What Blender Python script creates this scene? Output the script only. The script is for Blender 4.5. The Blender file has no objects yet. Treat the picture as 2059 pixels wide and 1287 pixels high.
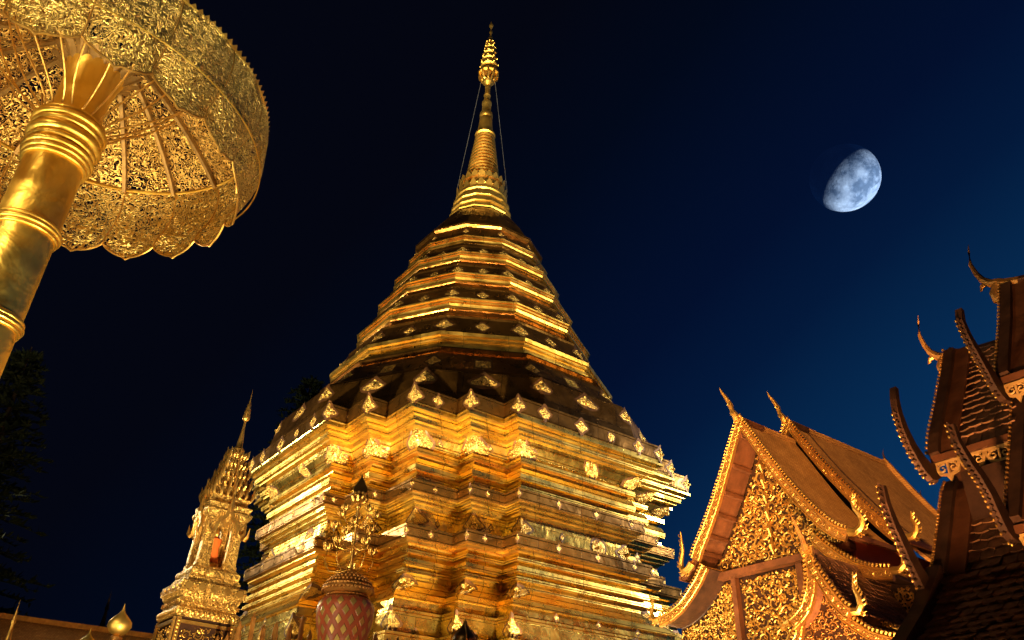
import bpy, math, random
from mathutils import Vector, Matrix
random.seed(7)
R = math.radians
PHI = -.93664                      # heading shared by the stupa and the halls
CZ = 1.6                           # eye height
M = 6.4                            # metres per survey unit of the stupa
sc = bpy.context.scene
# ---------------------------------------------------------------- camera
cd = bpy.data.cameras.new("camera")
cam = bpy.data.objects.new("camera", cd)
sc.collection.objects.link(cam)
cd.sensor_width = 36
cd.lens = 1680.17 / 2059 * 36
cd.clip_start = .05
cd.clip_end = 3000
p_, r_ = R(31.136), R(1.6984)
F = Vector((0, math.cos(p_), math.sin(p_)))
X0 = Vector((1, 0, 0)); U0 = X0.cross(F)
RT = math.cos(r_) * X0 + math.sin(r_) * U0
UP = -math.sin(r_) * X0 + math.cos(r_) * U0
m = Matrix((RT, UP, -F)).transposed().to_4x4()
m.translation = Vector((0, 0, CZ))
cam.matrix_world = m
sc.camera = cam
sc.view_settings.view_transform = 'Standard'
sc.view_settings.look = 'None'
sc.view_settings.exposure = 0.0
sc.view_settings.gamma = 1
sc.cycles.use_denoising = True
sc.cycles.max_bounces = 7
sc.cycles.transparent_max_bounces = 12
sc.cycles.sample_clamp_indirect = 4
# ---------------------------------------------------------------- night sky
w = bpy.data.worlds.new("World"); sc.world = w; w.use_nodes = True
nt = w.node_tree; N = nt.nodes; N.clear()
o_ = N.new('ShaderNodeOutputWorld'); bg = N.new('ShaderNodeBackground')
tc = N.new('ShaderNodeTexCoord')
dp = N.new('ShaderNodeVectorMath'); dp.operation = 'DOT_PRODUCT'
dp.inputs[1].default_value = (.7507, .3503, -.5605)
rp = N.new('ShaderNodeValToRGB'); cr = rp.color_ramp
mp = N.new('ShaderNodeMapRange'); mp.inputs[1].default_value = -.75; mp.inputs[2].default_value = .75
nt.links.new(tc.outputs['Generated'], dp.inputs[0])
nt.links.new(dp.outputs['Value'], mp.inputs[0]); nt.links.new(mp.outputs[0], rp.inputs[0])
cr.elements[0].position = 0; cr.elements[0].color = (.0012, .0018, .0050, 1)
cr.elements[1].position = 1; cr.elements[1].color = (.0025, .036, .115, 1)
for p, c in ((.367, (.0012, .0018, .0055, 1)), (.463, (.0006, .0026, .0100, 1)), (.60, (.0008, .0050, .026, 1)), (.666, (.0010, .0095, .042, 1)), (.80, (.0025, .032, .105, 1))):
    e = cr.elements.new(p); e.color = c
nt.links.new(rp.outputs[0], bg.inputs[0]); bg.inputs[1].default_value = 1.0
nt.links.new(bg.outputs[0], o_.inputs[0])
# ---------------------------------------------------------------- floodlights on the terrace, plus added fill spots
def uv(U, V): return Vector((U * math.cos(PHI) + V * math.sin(PHI), U * math.sin(PHI) - V * math.cos(PHI)))
def flood(name, loc, target, power, cone=100, size=.2, col=(1, .72, .38), blend=.6):
    l = bpy.data.lights.new(name, 'SPOT'); l.energy = power; l.color = col
    l.spot_size = R(cone); l.spot_blend = blend; l.shadow_soft_size = size
    o = bpy.data.objects.new(name, l); sc.collection.objects.link(o)
    o.location = loc
    o.rotation_euler = (Vector(target) - Vector(loc)).to_track_quat('-Z', 'Y').to_euler()
    return o
SC = Vector((-.961, 18.425, 0))    # stupa centre
WARM = (1, .77, .40)
KEY = (1, .86, .50)
flood('flood_and_fill', (-9.8, 19.0, .5), (-4.6, 17.5, 4.0), 2600, 120, .25, KEY)
flood('flood_and_fill', (-8.6, 11.2, .5), (-3.8, 15.5, 5.0), 2800, 110, .25, KEY)
flood('flood_and_fill', (-3.2, 9.4, .4), (-2.0, 14, 5.0), 1700, 110, .25, WARM)
flood('flood_and_fill', (1.6, 10.4, .4), (.6, 15, 4.6), 2300, 110, .25, WARM)
flood('flood_and_fill', (3.9, 14.6, .4), (2.6, 17, 6.0), 2400, 120, .25, KEY)
flood('flood_and_fill', (1.0, 9.6, .5), (-.9, 18, 13), 24000, 50, .3, WARM)
flood('flood_and_fill', (-9.0, 9.5, .5), (-1.5, 18, 14), 24000, 45, .3, WARM)
flood('flood_and_fill', (-.3, 4.0, .4), (-2.6, 4.6, 6.2), 2300, 90, .15, KEY)
flood('flood_and_fill', (-6.4, 3.4, .4), (-3.4, 4.6, 6.2), 1900, 90, .15, KEY)
flood('flood_and_fill', (-4.6, .8, 2.2), (-4.4, 4.4, 3.6), 220, 110, .2, KEY)
flood('flood_and_fill', (.6, 6.2, .5), (-4.0, 4.5, 3.6), 700, 50, .25, WARM)  # added fill spot, warms the right side of the parasol pole
flood('flood_and_fill', (-1.6, 1.4, .6), (-3.9, 4.5, 4.2), 320, 70, .25, WARM)  # second fill added for the parasol pole
flood('flood_and_fill', (.2, 7.6, .4), (4.0, 12.2, 5.8), 1100, 60, .2, WARM)
flood('flood_and_fill', (-1.4, 4.6, .4), (-3.0, 8.5, 4.5), 2800, 28, .15, WARM)
flood('flood_and_fill', (1.2, 3.6, .4), (4.8, 7.6, 5.4), 2600, 60, .2, (1, .52, .20))
flood('flood_and_fill', (1.8, 4.2, .4), (5.2, 6.6, 3.1), 2600, 50, .2, (1, .52, .20))  # spot added to brighten the low entrance roof
flood('flood_and_fill', (-.9, 5.0, .5), (-1.43, 7.87, 3.6), 260, 26, .15, WARM)  # small spot added to brighten the urn
flood('flood_and_fill', (2.4, 6.2, .4), (4.6, 7.9, 5.0), 5600, 100, .2, (1, .52, .20))
# added high spots out of view, placed to light walls, roofs and spire
flood('added_high_spot', (-3.0, -3.0, 8.0), (4.9, 12.4, 6.0), 18000, 17, .2, (1, .56, .20), .5)
flood('added_high_spot', (-13.5, 19.5, 8.5), (-4.5, 16, 6.5), 1700, 80, .3, (1, .88, .56))
flood('added_high_spot', (11.8, 18.0, 10.2), (1.8, 16.5, 6.5), 6500, 36, .35, (1, .92, .70))
flood('added_high_spot', (12.0, 10.0, 9.5), (-.4, 18.4, 12.5), 12000, 34, .3, KEY)
flood('added_high_spot', (-6.5, -4.0, 8.0), (-1.5, 17, 6), 3600, 42, .25, WARM)
flood('added_high_spot', (-5.0, -3.5, 8.0), (-1.0, 18.4, 16), 14000, 30, .3, WARM)
# ---------------------------------------------------------------- node helpers
def new_mat(name):
    mt = bpy.data.materials.new(name); mt.use_nodes = True
    n = mt.node_tree; b = n.nodes['Principled BSDF']
    return mt, n, b
def nd(n, t, **kw):
    x = n.nodes.new(t)
    for k, v in kw.items():
        if k.startswith('i_'): x.inputs[k[2:].replace('_', ' ')].default_value = v
        else: setattr(x, k, v)
    return x
def coords(n, scale=(1, 1, 1), kind='Object'):
    t = nd(n, 'ShaderNodeTexCoord'); mpp = nd(n, 'ShaderNodeMapping'); mpp.inputs['Scale'].default_value = scale
    n.links.new(t.outputs[kind], mpp.inputs[0]); return mpp.outputs[0]
def noise(n, vec, scale, detail=4, rough=.55, dist=0):
    x = nd(n, 'ShaderNodeTexNoise'); x.inputs['Scale'].default_value = scale; x.inputs['Detail'].default_value = detail
    x.inputs['Roughness'].default_value = rough; x.inputs['Distortion'].default_value = dist
    n.links.new(vec, x.inputs['Vector']); return x.outputs[0]
def ramp(n, val, stops):
    x = nd(n, 'ShaderNodeValToRGB'); c = x.color_ramp
    c.elements[0].position, c.elements[0].color = stops[0][0], (*stops[0][1], 1)
    c.elements[1].position, c.elements[1].color = stops[-1][0], (*stops[-1][1], 1)
    for p, q in stops[1:-1]:
        e = c.elements.new(p); e.color = (*q, 1)
    n.links.new(val, x.inputs[0]); return x.outputs[0]
def maprange(n, val, a, b, c, d):
    x = nd(n, 'ShaderNodeMapRange')
    for k, v in zip((1, 2, 3, 4), (a, b, c, d)): x.inputs[k].default_value = v
    n.links.new(val, x.inputs[0]); return x.outputs[0]
def bump(n, h, strength, dist, prev=None):
    x = nd(n, 'ShaderNodeBump'); x.inputs['Strength'].default_value = strength; x.inputs['Distance'].default_value = dist
    n.links.new(h, x.inputs['Height'])
    if prev is not None: n.links.new(prev, x.inputs['Normal'])
    return x.outputs[0]
def mathn(n, op, a, b=None, clamp=False):
    x = nd(n, 'ShaderNodeMath', operation=op); x.use_clamp = clamp
    for i, v in enumerate((a, b)):
        if v is None: continue
        if isinstance(v, (int, float)): x.inputs[i].default_value = v
        else: n.links.new(v, x.inputs[i])
    return x.outputs[0]
def seams(n, w_, h_, vec=None):
    t = nd(n, 'ShaderNodeTexCoord'); s = nd(n, 'ShaderNodeSeparateXYZ'); n.links.new(t.outputs['Object'], s.inputs[0])
    a = mathn(n, 'ADD', s.outputs[0], s.outputs[1]); c = nd(n, 'ShaderNodeCombineXYZ')
    n.links.new(a, c.inputs[0]); n.links.new(s.outputs[2], c.inputs[1])
    b = nd(n, 'ShaderNodeTexBrick'); n.links.new(c.outputs[0], b.inputs['Vector'])
    b.inputs['Scale'].default_value = 1; b.inputs['Mortar Size'].default_value = .006; b.inputs['Mortar Smooth'].default_value = .4
    b.inputs['Brick Width'].default_value = w_; b.inputs['Row Height'].default_value = h_
    b.inputs['Color1'].default_value = (.2, .2, .2, 1); b.inputs['Color2'].default_value = (1, 1, 1, 1)
    b.inputs['Mortar'].default_value = (0, 0, 0, 1)
    return b
def gold(name, lo=(.84, .51, .10), hi=(.95, .69, .17), rough=(.22, .42), dent=1.0, dscale=2.2, fine=14, seam=None, metal=1.0, tarn=.0):
    mt, n, b = new_mat(name); v = coords(n)
    c = ramp(n, noise(n, v, 1.3, 5, .6, .6), ((.32, lo), (.68, hi)))
    b.inputs['Metallic'].default_value = metal
    n.links.new(maprange(n, noise(n, v, 3.1, 6, .7), .35, .7, *rough), b.inputs['Roughness'])
    nrm = bump(n, noise(n, v, dscale, 3, .5, .8), .55 * dent, .10)
    nrm = bump(n, noise(n, v, fine, 3, .5), .16 * dent, .012, nrm)
    if seam:
        br = seams(n, *seam)
        tt = nd(n, 'ShaderNodeTexCoord'); ss = nd(n, 'ShaderNodeSeparateXYZ'); n.links.new(tt.outputs['Object'], ss.inputs[0])
        sw = nd(n, 'ShaderNodeSeparateColor'); n.links.new(br.outputs['Color'], sw.inputs[0])
        lin = mathn(n, 'ADD', mathn(n, 'ADD', ss.outputs[0], ss.outputs[1]), mathn(n, 'MULTIPLY', ss.outputs[2], 1.4))
        nrm = bump(n, mathn(n, 'MULTIPLY', mathn(n, 'SUBTRACT', sw.outputs[0], .55), lin), .55, .11, nrm)
        nrm = bump(n, mathn(n, 'SUBTRACT', 1.0, br.outputs['Fac']), .9, .01, nrm)
        mx = nd(n, 'ShaderNodeMixRGB', blend_type='MULTIPLY'); mx.inputs[0].default_value = 1
        n.links.new(c, mx.inputs[1])
        n.links.new(ramp(n, br.outputs['Fac'], ((0, (1, 1, 1)), (1, (.25, .2, .15)))), mx.inputs[2]); c = mx.outputs[0]
    n.links.new(c, b.inputs['Base Color']); n.links.new(nrm, b.inputs['Normal'])
    return mt
def filigree(name, scale=26, holes=False, lo=(.30, .13, .03), hi=(.95, .62, .18), rough=.34, depth=.02, thr=.07, metal=1.0):
    mt, n, b = new_mat(name); v = coords(n)
    wv = nd(n, 'ShaderNodeTexNoise'); wv.inputs['Scale'].default_value = scale * .45; wv.inputs['Detail'].default_value = 2
    n.links.new(v, wv.inputs['Vector'])
    mx = nd(n, 'ShaderNodeMixRGB'); mx.blend_type = 'LINEAR_LIGHT'; mx.inputs[0].default_value = 1.6 / scale
    n.links.new(v, mx.inputs[1]); n.links.new(wv.outputs['Color'], mx.inputs[2])
    sw = noise(n, v, scale * .42, 1.2, .5, 1.3)
    d1 = mathn(n, 'PINGPONG', mathn(n, 'MULTIPLY', sw, 4.6), .5)
    vo = nd(n, 'ShaderNodeTexVoronoi', feature='DISTANCE_TO_EDGE'); vo.inputs['Scale'].default_value = scale * .8
    n.links.new(mx.outputs[0], vo.inputs['Vector'])
    d = mathn(n, 'MULTIPLY', mathn(n, 'MAXIMUM', mathn(n, 'MULTIPLY', d1, .55), mathn(n, 'SUBTRACT', .16, vo.outputs['Distance'])), 1.0)
    h = maprange(n, d, 0, .22, 0, 1)
    n.links.new(ramp(n, h, ((0.12, lo), (.62, hi))), b.inputs['Base Color'])
    b.inputs['Metallic'].default_value = metal; b.inputs['Roughness'].default_value = rough
    f = noise(n, v, scale * 2.2, 3, .6)
    n.links.new(bump(n, f, .6, depth * .4, bump(n, h, 1.0, depth)), b.inputs['Normal'])
    if holes:
        t = maprange(n, noise(n, v, 2.0, 2), .35, .7, thr * .35, thr * 1.7)
        n.links.new(mathn(n, 'GREATER_THAN', d, t), b.inputs['Alpha'])
    return mt
def plain(name, lo, hi, rough=.6, scale=6, bs=.3, bd=.01, metal=0, stretch=(1, 1, 1)):
    mt, n, b = new_mat(name); v = coords(n, stretch)
    n.links.new(ramp(n, noise(n, v, scale, 6, .65), ((.3, lo), (.7, hi))), b.inputs['Base Color'])
    b.inputs['Roughness'].default_value = rough; b.inputs['Metallic'].default_value = metal
    if metal == 0 and rough > .5: b.inputs['Specular IOR Level'].default_value = .15
    n.links.new(bump(n, noise(n, v, scale * 4, 5, .6), bs, bd), b.inputs['Normal'])
    return mt
MT = {}
MT['wall'] = gold('gold_sheet_wall', dent=.6, dscale=2.0, rough=(.22, .34), seam=(.95, .62))
MT['mould'] = gold('gold_moulding', dent=.24, dscale=1.6, rough=(.24, .36), seam=(1.15, 40))
MT['dark'] = gold('sky_darkened_gold', lo=(.14, .066, .016), hi=(.34, .165, .038), rough=(.24, .38), dent=.5, dscale=2.0, seam=(1.0, .5), metal=.95)  # same gold, darkened in colour to stand for reflected dark sky
MT['ring'] = gold('gold_ring_moulding', lo=(.72, .40, .07), hi=(.95, .66, .16), dent=.25, rough=(.26, .44), seam=(1.3, 40))
MT['spire'] = gold('gold_spire', lo=(.75, .43, .08), hi=(.98, .68, .17), dent=.2, rough=(.40, .55))
MT['pole'] = gold('gold_pole', lo=(.70, .40, .06), hi=(.95, .67, .15), dent=.55, dscale=3.0, fine=22, rough=(.32, .52))
MT['orn'] = filigree('embossed_ornament', 19, lo=(.06, .026, .008), hi=(.70, .45, .12), rough=.44, depth=.035, metal=.82)
MT['carved'] = filigree('carved_shrine_gilding', 44, lo=(.20, .08, .02), hi=(.88, .54, .14), rough=.38, depth=.02, metal=.85)
MT['rimdark'] = plain('ornament_dark_rim', (.05, .022, .01), (.14, .06, .02), .5, 9, metal=.6)  # dark plate behind each ornament, cut wider as an outline
MT['open'] = filigree('openwork_gold', 40, True, lo=(.14, .055, .012), hi=(.93, .58, .16), rough=.34, depth=.03, thr=.105)
MT['valance'] = filigree('valance_openwork', 36, True, lo=(.14, .055, .012), hi=(.95, .66, .20), rough=.30, depth=.05, thr=.07)
MT['wood'] = plain('red_brown_wood', (.06, .021, .009), (.15, .052, .021), .55, 5)
MT['darkwood'] = plain('dark_wood', (.025, .011, .007), (.07, .03, .016), .6, 5)
MT['gilt'] = plain('gilded_carving', (.55, .27, .055), (.86, .52, .13), .36, 9, .4, .01, .92)
MT['giltdark'] = plain('old_gilding', (.30, .12, .03), (.58, .28, .07), .42, 9, .4, .01, .75)
MT['ribdark'] = plain('dull_gilt_rib', (.16, .085, .025), (.34, .19, .055), .5, 9, .4, .01, .7)
MT['back'] = plain('gable_backing', (.016, .006, .003), (.04, .014, .006), .7, 8)
MT['red'] = plain('red_lacquer', (.30, .05, .02), (.42, .09, .035), .5, 4)
MT['lace'] = plain('gold_painted_lace', (.42, .22, .06), (.62, .36, .12), .55, 6, .3, .01, .2)
MT['tile'] = plain('clay_tile', (.09, .038, .02), (.32, .14, .065), .6, 7, .5, .01)
MT['needle'] = plain('conifer_needles', (.010, .014, .007), (.03, .04, .015), .8, 3)
MT['bark'] = plain('bark', (.03, .02, .012), (.08, .05, .03), .9, 6)
MT['wire'] = plain('steel_wire', (.25, .27, .32), (.4, .42, .5), .4, 6, metal=.8)
MT['ground'] = plain('terrace_marble', (.30, .26, .20), (.46, .40, .32), .35, 1.5, .1)
MT['plaster'] = plain('warm_plaster', (.40, .30, .18), (.5, .38, .25), .8, 2)
MT['iron'] = gold('bronze_finial', lo=(.06, .03, .012), hi=(.2, .11, .04), dent=.3, rough=(.3, .5))
MT['robe'] = plain('orange_robe', (.55, .10, .02), (.70, .17, .03), .7, 5)
def roofmat():
    mt, n, b = new_mat('fine_roof_tiles')
    t = nd(n, 'ShaderNodeTexCoord'); s = nd(n, 'ShaderNodeSeparateXYZ'); n.links.new(t.outputs['Object'], s.inputs[0])
    c = nd(n, 'ShaderNodeCombineXYZ'); n.links.new(s.outputs[1], c.inputs[0]); n.links.new(s.outputs[2], c.inputs[1])
    br = nd(n, 'ShaderNodeTexBrick'); n.links.new(c.outputs[0], br.inputs['Vector'])
    br.inputs['Scale'].default_value = 1; br.inputs['Brick Width'].default_value = .055; br.inputs['Row Height'].default_value = .04
    br.inputs['Mortar Size'].default_value = .004; br.inputs['Mortar Smooth'].default_value = .6
    br.inputs['Color1'].default_value = (.46, .21, .055, 1); br.inputs['Color2'].default_value = (.60, .30, .085, 1); br.inputs['Mortar'].default_value = (.22, .09, .03, 1)
    v = coords(n); mx = nd(n, 'ShaderNodeMixRGB', blend_type='MULTIPLY'); mx.inputs[0].default_value = 1
    n.links.new(br.outputs['Color'], mx.inputs[1]); n.links.new(ramp(n, noise(n, v, 2.5, 6, .7), ((.3, (.62, .58, .55)), (.7, (1, 1, 1)))), mx.inputs[2])
    n.links.new(mx.outputs[0], b.inputs['Base Color']); b.inputs['Roughness'].default_value = .85; b.inputs['Specular IOR Level'].default_value = .2
    n.links.new(bump(n, noise(n, v, 40, 3), .3, .01, bump(n, mathn(n, 'SUBTRACT', 1.0, br.outputs['Fac']), .6, .01)), b.inputs['Normal'])
    return mt
MT['roof'] = roofmat()
def urnmat():
    mt, n, b = new_mat('red_urn_with_gold_lozenges')
    t = nd(n, 'ShaderNodeTexCoord'); s = nd(n, 'ShaderNodeSeparateXYZ'); n.links.new(t.outputs['Object'], s.inputs[0])
    an = mathn(n, 'ARCTAN2', s.outputs[1], s.outputs[0])
    a = mathn(n, 'MULTIPLY', an, 14 / (2 * math.pi)); z = mathn(n, 'MULTIPLY', s.outputs[2], 6.2)
    p = mathn(n, 'PINGPONG', mathn(n, 'ADD', a, z), .5); q = mathn(n, 'PINGPONG', mathn(n, 'SUBTRACT', a, z), .5)
    k = mathn(n, 'MINIMUM', p, q)
    n.links.new(ramp(n, k, ((.20, (.34, .07, .03)), (.22, (.08, .03, .012)), (.25, (.55, .36, .11)))), b.inputs['Base Color'])
    n.links.new(mathn(n, 'MULTIPLY', mathn(n, 'GREATER_THAN', k, .25), .6), b.inputs['Metallic'])
    b.inputs['Roughness'].default_value = .35
    n.links.new(bump(n, maprange(n, k, .17, .25, 0, 1), .6, .01), b.inputs['Normal'])
    return mt
MT['urn'] = urnmat()
# ---------------------------------------------------------------- mesh helpers
class MB:
    def __init__(s): s.v = []; s.f = []
    def add(s, vs, fs):
        k = len(s.v); s.v += [tuple(v) for v in vs]; s.f += [tuple(i + k for i in f) for f in fs]; return s
    def box(s, a, b, tilt=None):
        x0, y0, z0 = a; x1, y1, z1 = b
        return s.add([(x0, y0, z0), (x1, y0, z0), (x1, y1, z0), (x0, y1, z0), (x0, y0, z1), (x1, y0, z1), (x1, y1, z1), (x0, y1, z1)],
                     [(0, 3, 2, 1), (4, 5, 6, 7), (0, 1, 5, 4), (1, 2, 6, 5), (2, 3, 7, 6), (3, 0, 4, 7)])
    def loft(s, rings, closed=True, cap0=False, cap1=False):
        n = len(rings[0]); vs = [p for r in rings for p in r]; fs = []
        for i in range(len(rings) - 1):
            for j in range(n if closed else n - 1):
                k = (j + 1) % n
                fs.append((i * n + j, i * n + k, (i + 1) * n + k, (i + 1) * n + j))
        if cap0: fs.append(tuple(reversed(range(n))))
        if cap1: fs.append(tuple((len(rings) - 1) * n + j for j in range(n)))
        return s.add(vs, fs)
    def lathe(s, prof, n=24, c=(0, 0), ph=0, cap=True, zo=0):
        return s.loft([[(c[0] + r * math.cos(ph + 2 * math.pi * j / n), c[1] + r * math.sin(ph + 2 * math.pi * j / n), z + zo) for j in range(n)] for r, z in prof], True, cap, cap)
    def tube(s, pts, rad, n=5, caps=True):
        pts = [Vector(p) for p in pts]; rings = []
        if not isinstance(rad, (list, tuple)): rad = [rad] * len(pts)
        ref = Vector((0, 0, 1))
        t0 = (pts[-1] - pts[0])
        if t0.length < 1e-6: t0 = pts[1] - pts[0]
        if abs(t0.normalized().z) > .9: ref = Vector((0, 1, 0))
        for i, p in enumerate(pts):
            t = (pts[min(i + 1, len(pts) - 1)] - pts[max(i - 1, 0)])
            if t.length < 1e-7: t = Vector((0, 0, 1))
            t.normalize(); a = t.cross(ref)
            if a.length < 1e-4: a = t.cross(Vector((1, 0, 0)))
            a.normalize(); b = t.cross(a)
            rings.append([p + (a * math.cos(2 * math.pi * k / n) + b * math.sin(2 * math.pi * k / n)) * rad[i] for k in range(n)])
        return s.loft(rings, True, caps, caps)
    def ribbon(s, pts, wid, nrm, th, bias=0.0):
        # flat board following pts, width wid (list), thickness th along nrm
        pts = [Vector(p) for p in pts]; nrm = Vector(nrm).normalized(); rings = []
        if not isinstance(wid, (list, tuple)): wid = [wid] * len(pts)
        for i, p in enumerate(pts):
            t = (pts[min(i + 1, len(pts) - 1)] - pts[max(i - 1, 0)]).normalized(); sd = nrm.cross(t).normalized(); h = wid[i] / 2; o = sd * (bias * wid[i])
            rings.append([p + o - sd * h - nrm * th / 2, p + o + sd * h - nrm * th / 2, p + o + sd * h + nrm * th / 2, p + o - sd * h + nrm * th / 2])
        return s.loft(rings, True, True, True)
    def blob(s, c, r, n=6, m_=4):
        c = Vector(c)
        if not isinstance(r, (list, tuple, Vector)): r = (r, r, r)
        rings = []
        for i in range(m_ + 1):
            a = math.pi * (i / m_ - .5); cz, sz = max(math.cos(a), .02), math.sin(a)
            rings.append([(c.x + r[0] * cz * math.cos(2 * math.pi * k / n), c.y + r[1] * cz * math.sin(2 * math.pi * k / n), c.z + r[2] * sz) for k in range(n)])
        return s.loft(rings, True, True, True)
    def build(s, name, mat, parent=None, smooth=False):
        me = bpy.data.meshes.new(name); me.from_pydata(s.v, [], s.f); me.update()
        o = bpy.data.objects.new(name, me); sc.collection.objects.link(o)
        me.materials.append(MT[mat] if isinstance(mat, str) else mat)
        if smooth:
            for p in me.polygons: p.use_smooth = True
            try: me.set_sharp_from_angle(angle=R(42))
            except Exception: pass
        if parent: o.parent = parent
        return o
def two(o, nf, mat):
    o.data.materials.append(MT[mat])
    for p in list(o.data.polygons)[nf:]: p.material_index = 1; p.use_smooth = True
    return o
def thing(name, label, cat, loc, rz=0, group=None, rot=None):
    o = bpy.data.objects.new(name, None); sc.collection.objects.link(o); o.location = loc
    o.rotation_euler = rot if rot else (0, 0, rz); o.empty_display_size = .2
    o['label'] = label; o['category'] = cat
    if group: o['group'] = group
    return o
def tag(o, label, cat, group=None):
    o['label'] = label; o['category'] = cat
    if group: o['group'] = group
    return o
def spiral(mb, c, ax, az, nrm, r, th, turns=1.5, a0=0, sgn=1, n=14, leaf=True, lift=.0):
    c = Vector(c); ax = Vector(ax); az = Vector(az); nrm = Vector(nrm); pts = []; rad = []
    for i in range(n + 1):
        t = i / n; a = a0 + sgn * turns * 2 * math.pi * t; rr = r * (1 - .82 * t)
        pts.append(c + ax * rr * math.cos(a) + az * rr * math.sin(a) + nrm * (lift + th * .3 + .4 * th * t)); rad.append(th * (.55 + .45 * math.sin(math.pi * min(1, t * 1.1 + .08))))
    mb.tube(pts, rad, 5)
    if leaf:
        for i in range(1, n - 4, 2):
            a = a0 + sgn * turns * 2 * math.pi * i / n; rr = r * (1 - .82 * i / n) + th * 1.5
            p = c + ax * rr * math.cos(a) + az * rr * math.sin(a) + nrm * (lift + th * .4)
            mb.blob(p, th * random.uniform(.75, 1.25), 5, 3)
def scroll_field(mb, inside, x0, x1, z0, z1, y, rr, th, count, seed, mirror=None):
    rnd = random.Random(seed); placed = []
    for _ in range(count * 40):
        if len(placed) >= count: break
        x = rnd.uniform(x0, x1); z = rnd.uniform(z0, z1); r = rr * (rnd.choice((1, .85, .7)) if _ < count * 6 else rnd.choice((.6, .45, .35, .28)))
        if not inside(x, z, r): continue
        if any((x - a) ** 2 + (z - b) ** 2 < ((r + q) * .80) ** 2 for a, b, q in placed): continue
        placed.append((x, z, r))
    for x, z, r in placed:
        spiral(mb, (x, y, z), (1, 0, 0), (0, 0, 1), (0, -1, 0), r, th, rnd.choice((1.1, 1.4, 1.7)) if r > rr * .5 else .9, rnd.uniform(0, 6.3), rnd.choice((-1, 1)), 12 if r > rr * .5 else 7, r > rr * .5)
    for _ in range(count * 5):
        x = rnd.uniform(x0, x1); z = rnd.uniform(z0, z1)
        if inside(x, z, .01): mb.blob((x, y - .01, z), (th * rnd.uniform(.6, 1.3), th * .8, th * rnd.uniform(.6, 1.6)), 5, 3)
# ================================================================ ground
g = MB(); g.add([(-1500, -1500, 0), (1500, -1500, 0), (1500, 1500, 0), (-1500, 1500, 0)], [(0, 1, 2, 3)])
g = g.build('terrace_ground', 'ground'); g['kind'] = 'structure'
# ================================================================ stupa
S_, S1, C_, B_, A_ = .685, .620, .554, .4085, .2885
DZ = [(1.05, 0), (1.0, 0), (.992, -.003), (.990, .004), (.983, .004), (.982, -.010), (.972, -.010), (.971, -.018), (.957, -.020), (.956, -.030), (.949, -.031),
      (.948, -.046), (.935, -.052), (.915, -.066), (.900, -.076), (.899, -.062), (.886, -.062), (.884, -.078), (.872, -.082), (.871, -.070), (.852, -.062), (.836, -.064), (.835, -.076), (.822, -.080), (.821, -.072),
      (.812, -.072), (.811, -.084), (.801, -.086), (.800, -.044), (.768, -.046), (.767, -.056), (.757, -.058), (.756, -.068), (.747, -.070), (.746, -.080), (.739, -.082), (.738, -.088),
      (.682, -.088), (.672, -.089), (.671, -.034), (.637, -.036), (.636, -.046), (.628, -.046), (.627, -.062), (.612, -.066), (.611, -.050), (.602, -.050), (.601, -.062), (.588, -.068),
      (.587, -.046), (.572, -.044), (.571, -.056), (.560, -.056), (.559, -.044), (.549, -.042), (.548, -.052), (.541, -.052), (.530, -.048), (.510, -.030), (.490, -.006), (.471, .008),
      (.470, .002), (.444, .002), (.443, .018), (.385, .020), (.384, .036), (.315, .038), (.314, .060), (.21, .062), (.209, .09), (.05, .092), (.049, .13), (-.25, .132)]
_n = []
for (z0, d0), (z1, d1) in zip(DZ, DZ[1:]):
    _n.append((z0, d0))
    if z0 - z1 > .0085 and z1 > .3:            # narrow recess above every lower edge and below long upper edges
        f = lambda z: d0 + (d1 - d0) * (z0 - z) / (z0 - z1)
        if z0 - z1 > .028: _n += [(z0 - .006, f(z0 - .006)), (z0 - .0062, f(z0 - .006) - .008), (z0 - .0085, f(z0 - .0085) - .008), (z0 - .0087, f(z0 - .0085))]
        q = z1 + .0055; _n += [(q, f(q)), (q - .0002, f(q) - .008), (q - .0024, f(q) - .008), (q - .0026, f(q - .0026))]
_n.append(DZ[-1]); DZ = _n
def dz(z):
    for (z0, d0), (z1, d1) in zip(DZ, DZ[1:]):
        if z0 >= z >= z1: return d0 + (d1 - d0) * (0 if z0 == z1 else (z0 - z) / (z0 - z1))
    return 0
def rpoly(d):
    S, s1, c, b, a = S_ + d, S1 + d, C_ + d, B_ + d, A_ + d
    q = [(S, a), (s1, a), (s1, b), (c, b), (c, c), (b, c), (b, s1), (a, s1), (a, S)]
    out = []
    for k in range(4):
        for x, y in q:
            for _ in range(k): x, y = -y, x
            out.append((x, y))
    return out
def rring(z, d=None):
    return [(x * M, y * M, z * M + CZ) for x, y in rpoly(dz(z) if d is None else d)]
def rsurf(i, z, s, proud, lo=-9, hi=9):     # metres
    d = dz(max(lo, min(hi, z))) + proud / M; P = rpoly(d); a = Vector(P[i % 36]); b = Vector(P[(i + (1 if s >= 0 else -1)) % 36])
    q = a * M + (b - a).normalized() * abs(s)
    return (q.x, q.y, z * M + CZ)
DR = [(.700, 1.052), (.672, 1.160), (.664, 1.163), (.662, 1.172), (.640, 1.176), (.575, 1.268), (.560, 1.270), (.548, 1.292), (.562, 1.296), (.560, 1.302), (.535, 1.306),
      (.527, 1.314), (.533, 1.316), (.533, 1.325), (.523, 1.327), (.521, 1.345), (.528, 1.348), (.528, 1.357), (.535, 1.359), (.537, 1.371), (.530, 1.374), (.521, 1.376)]
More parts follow.
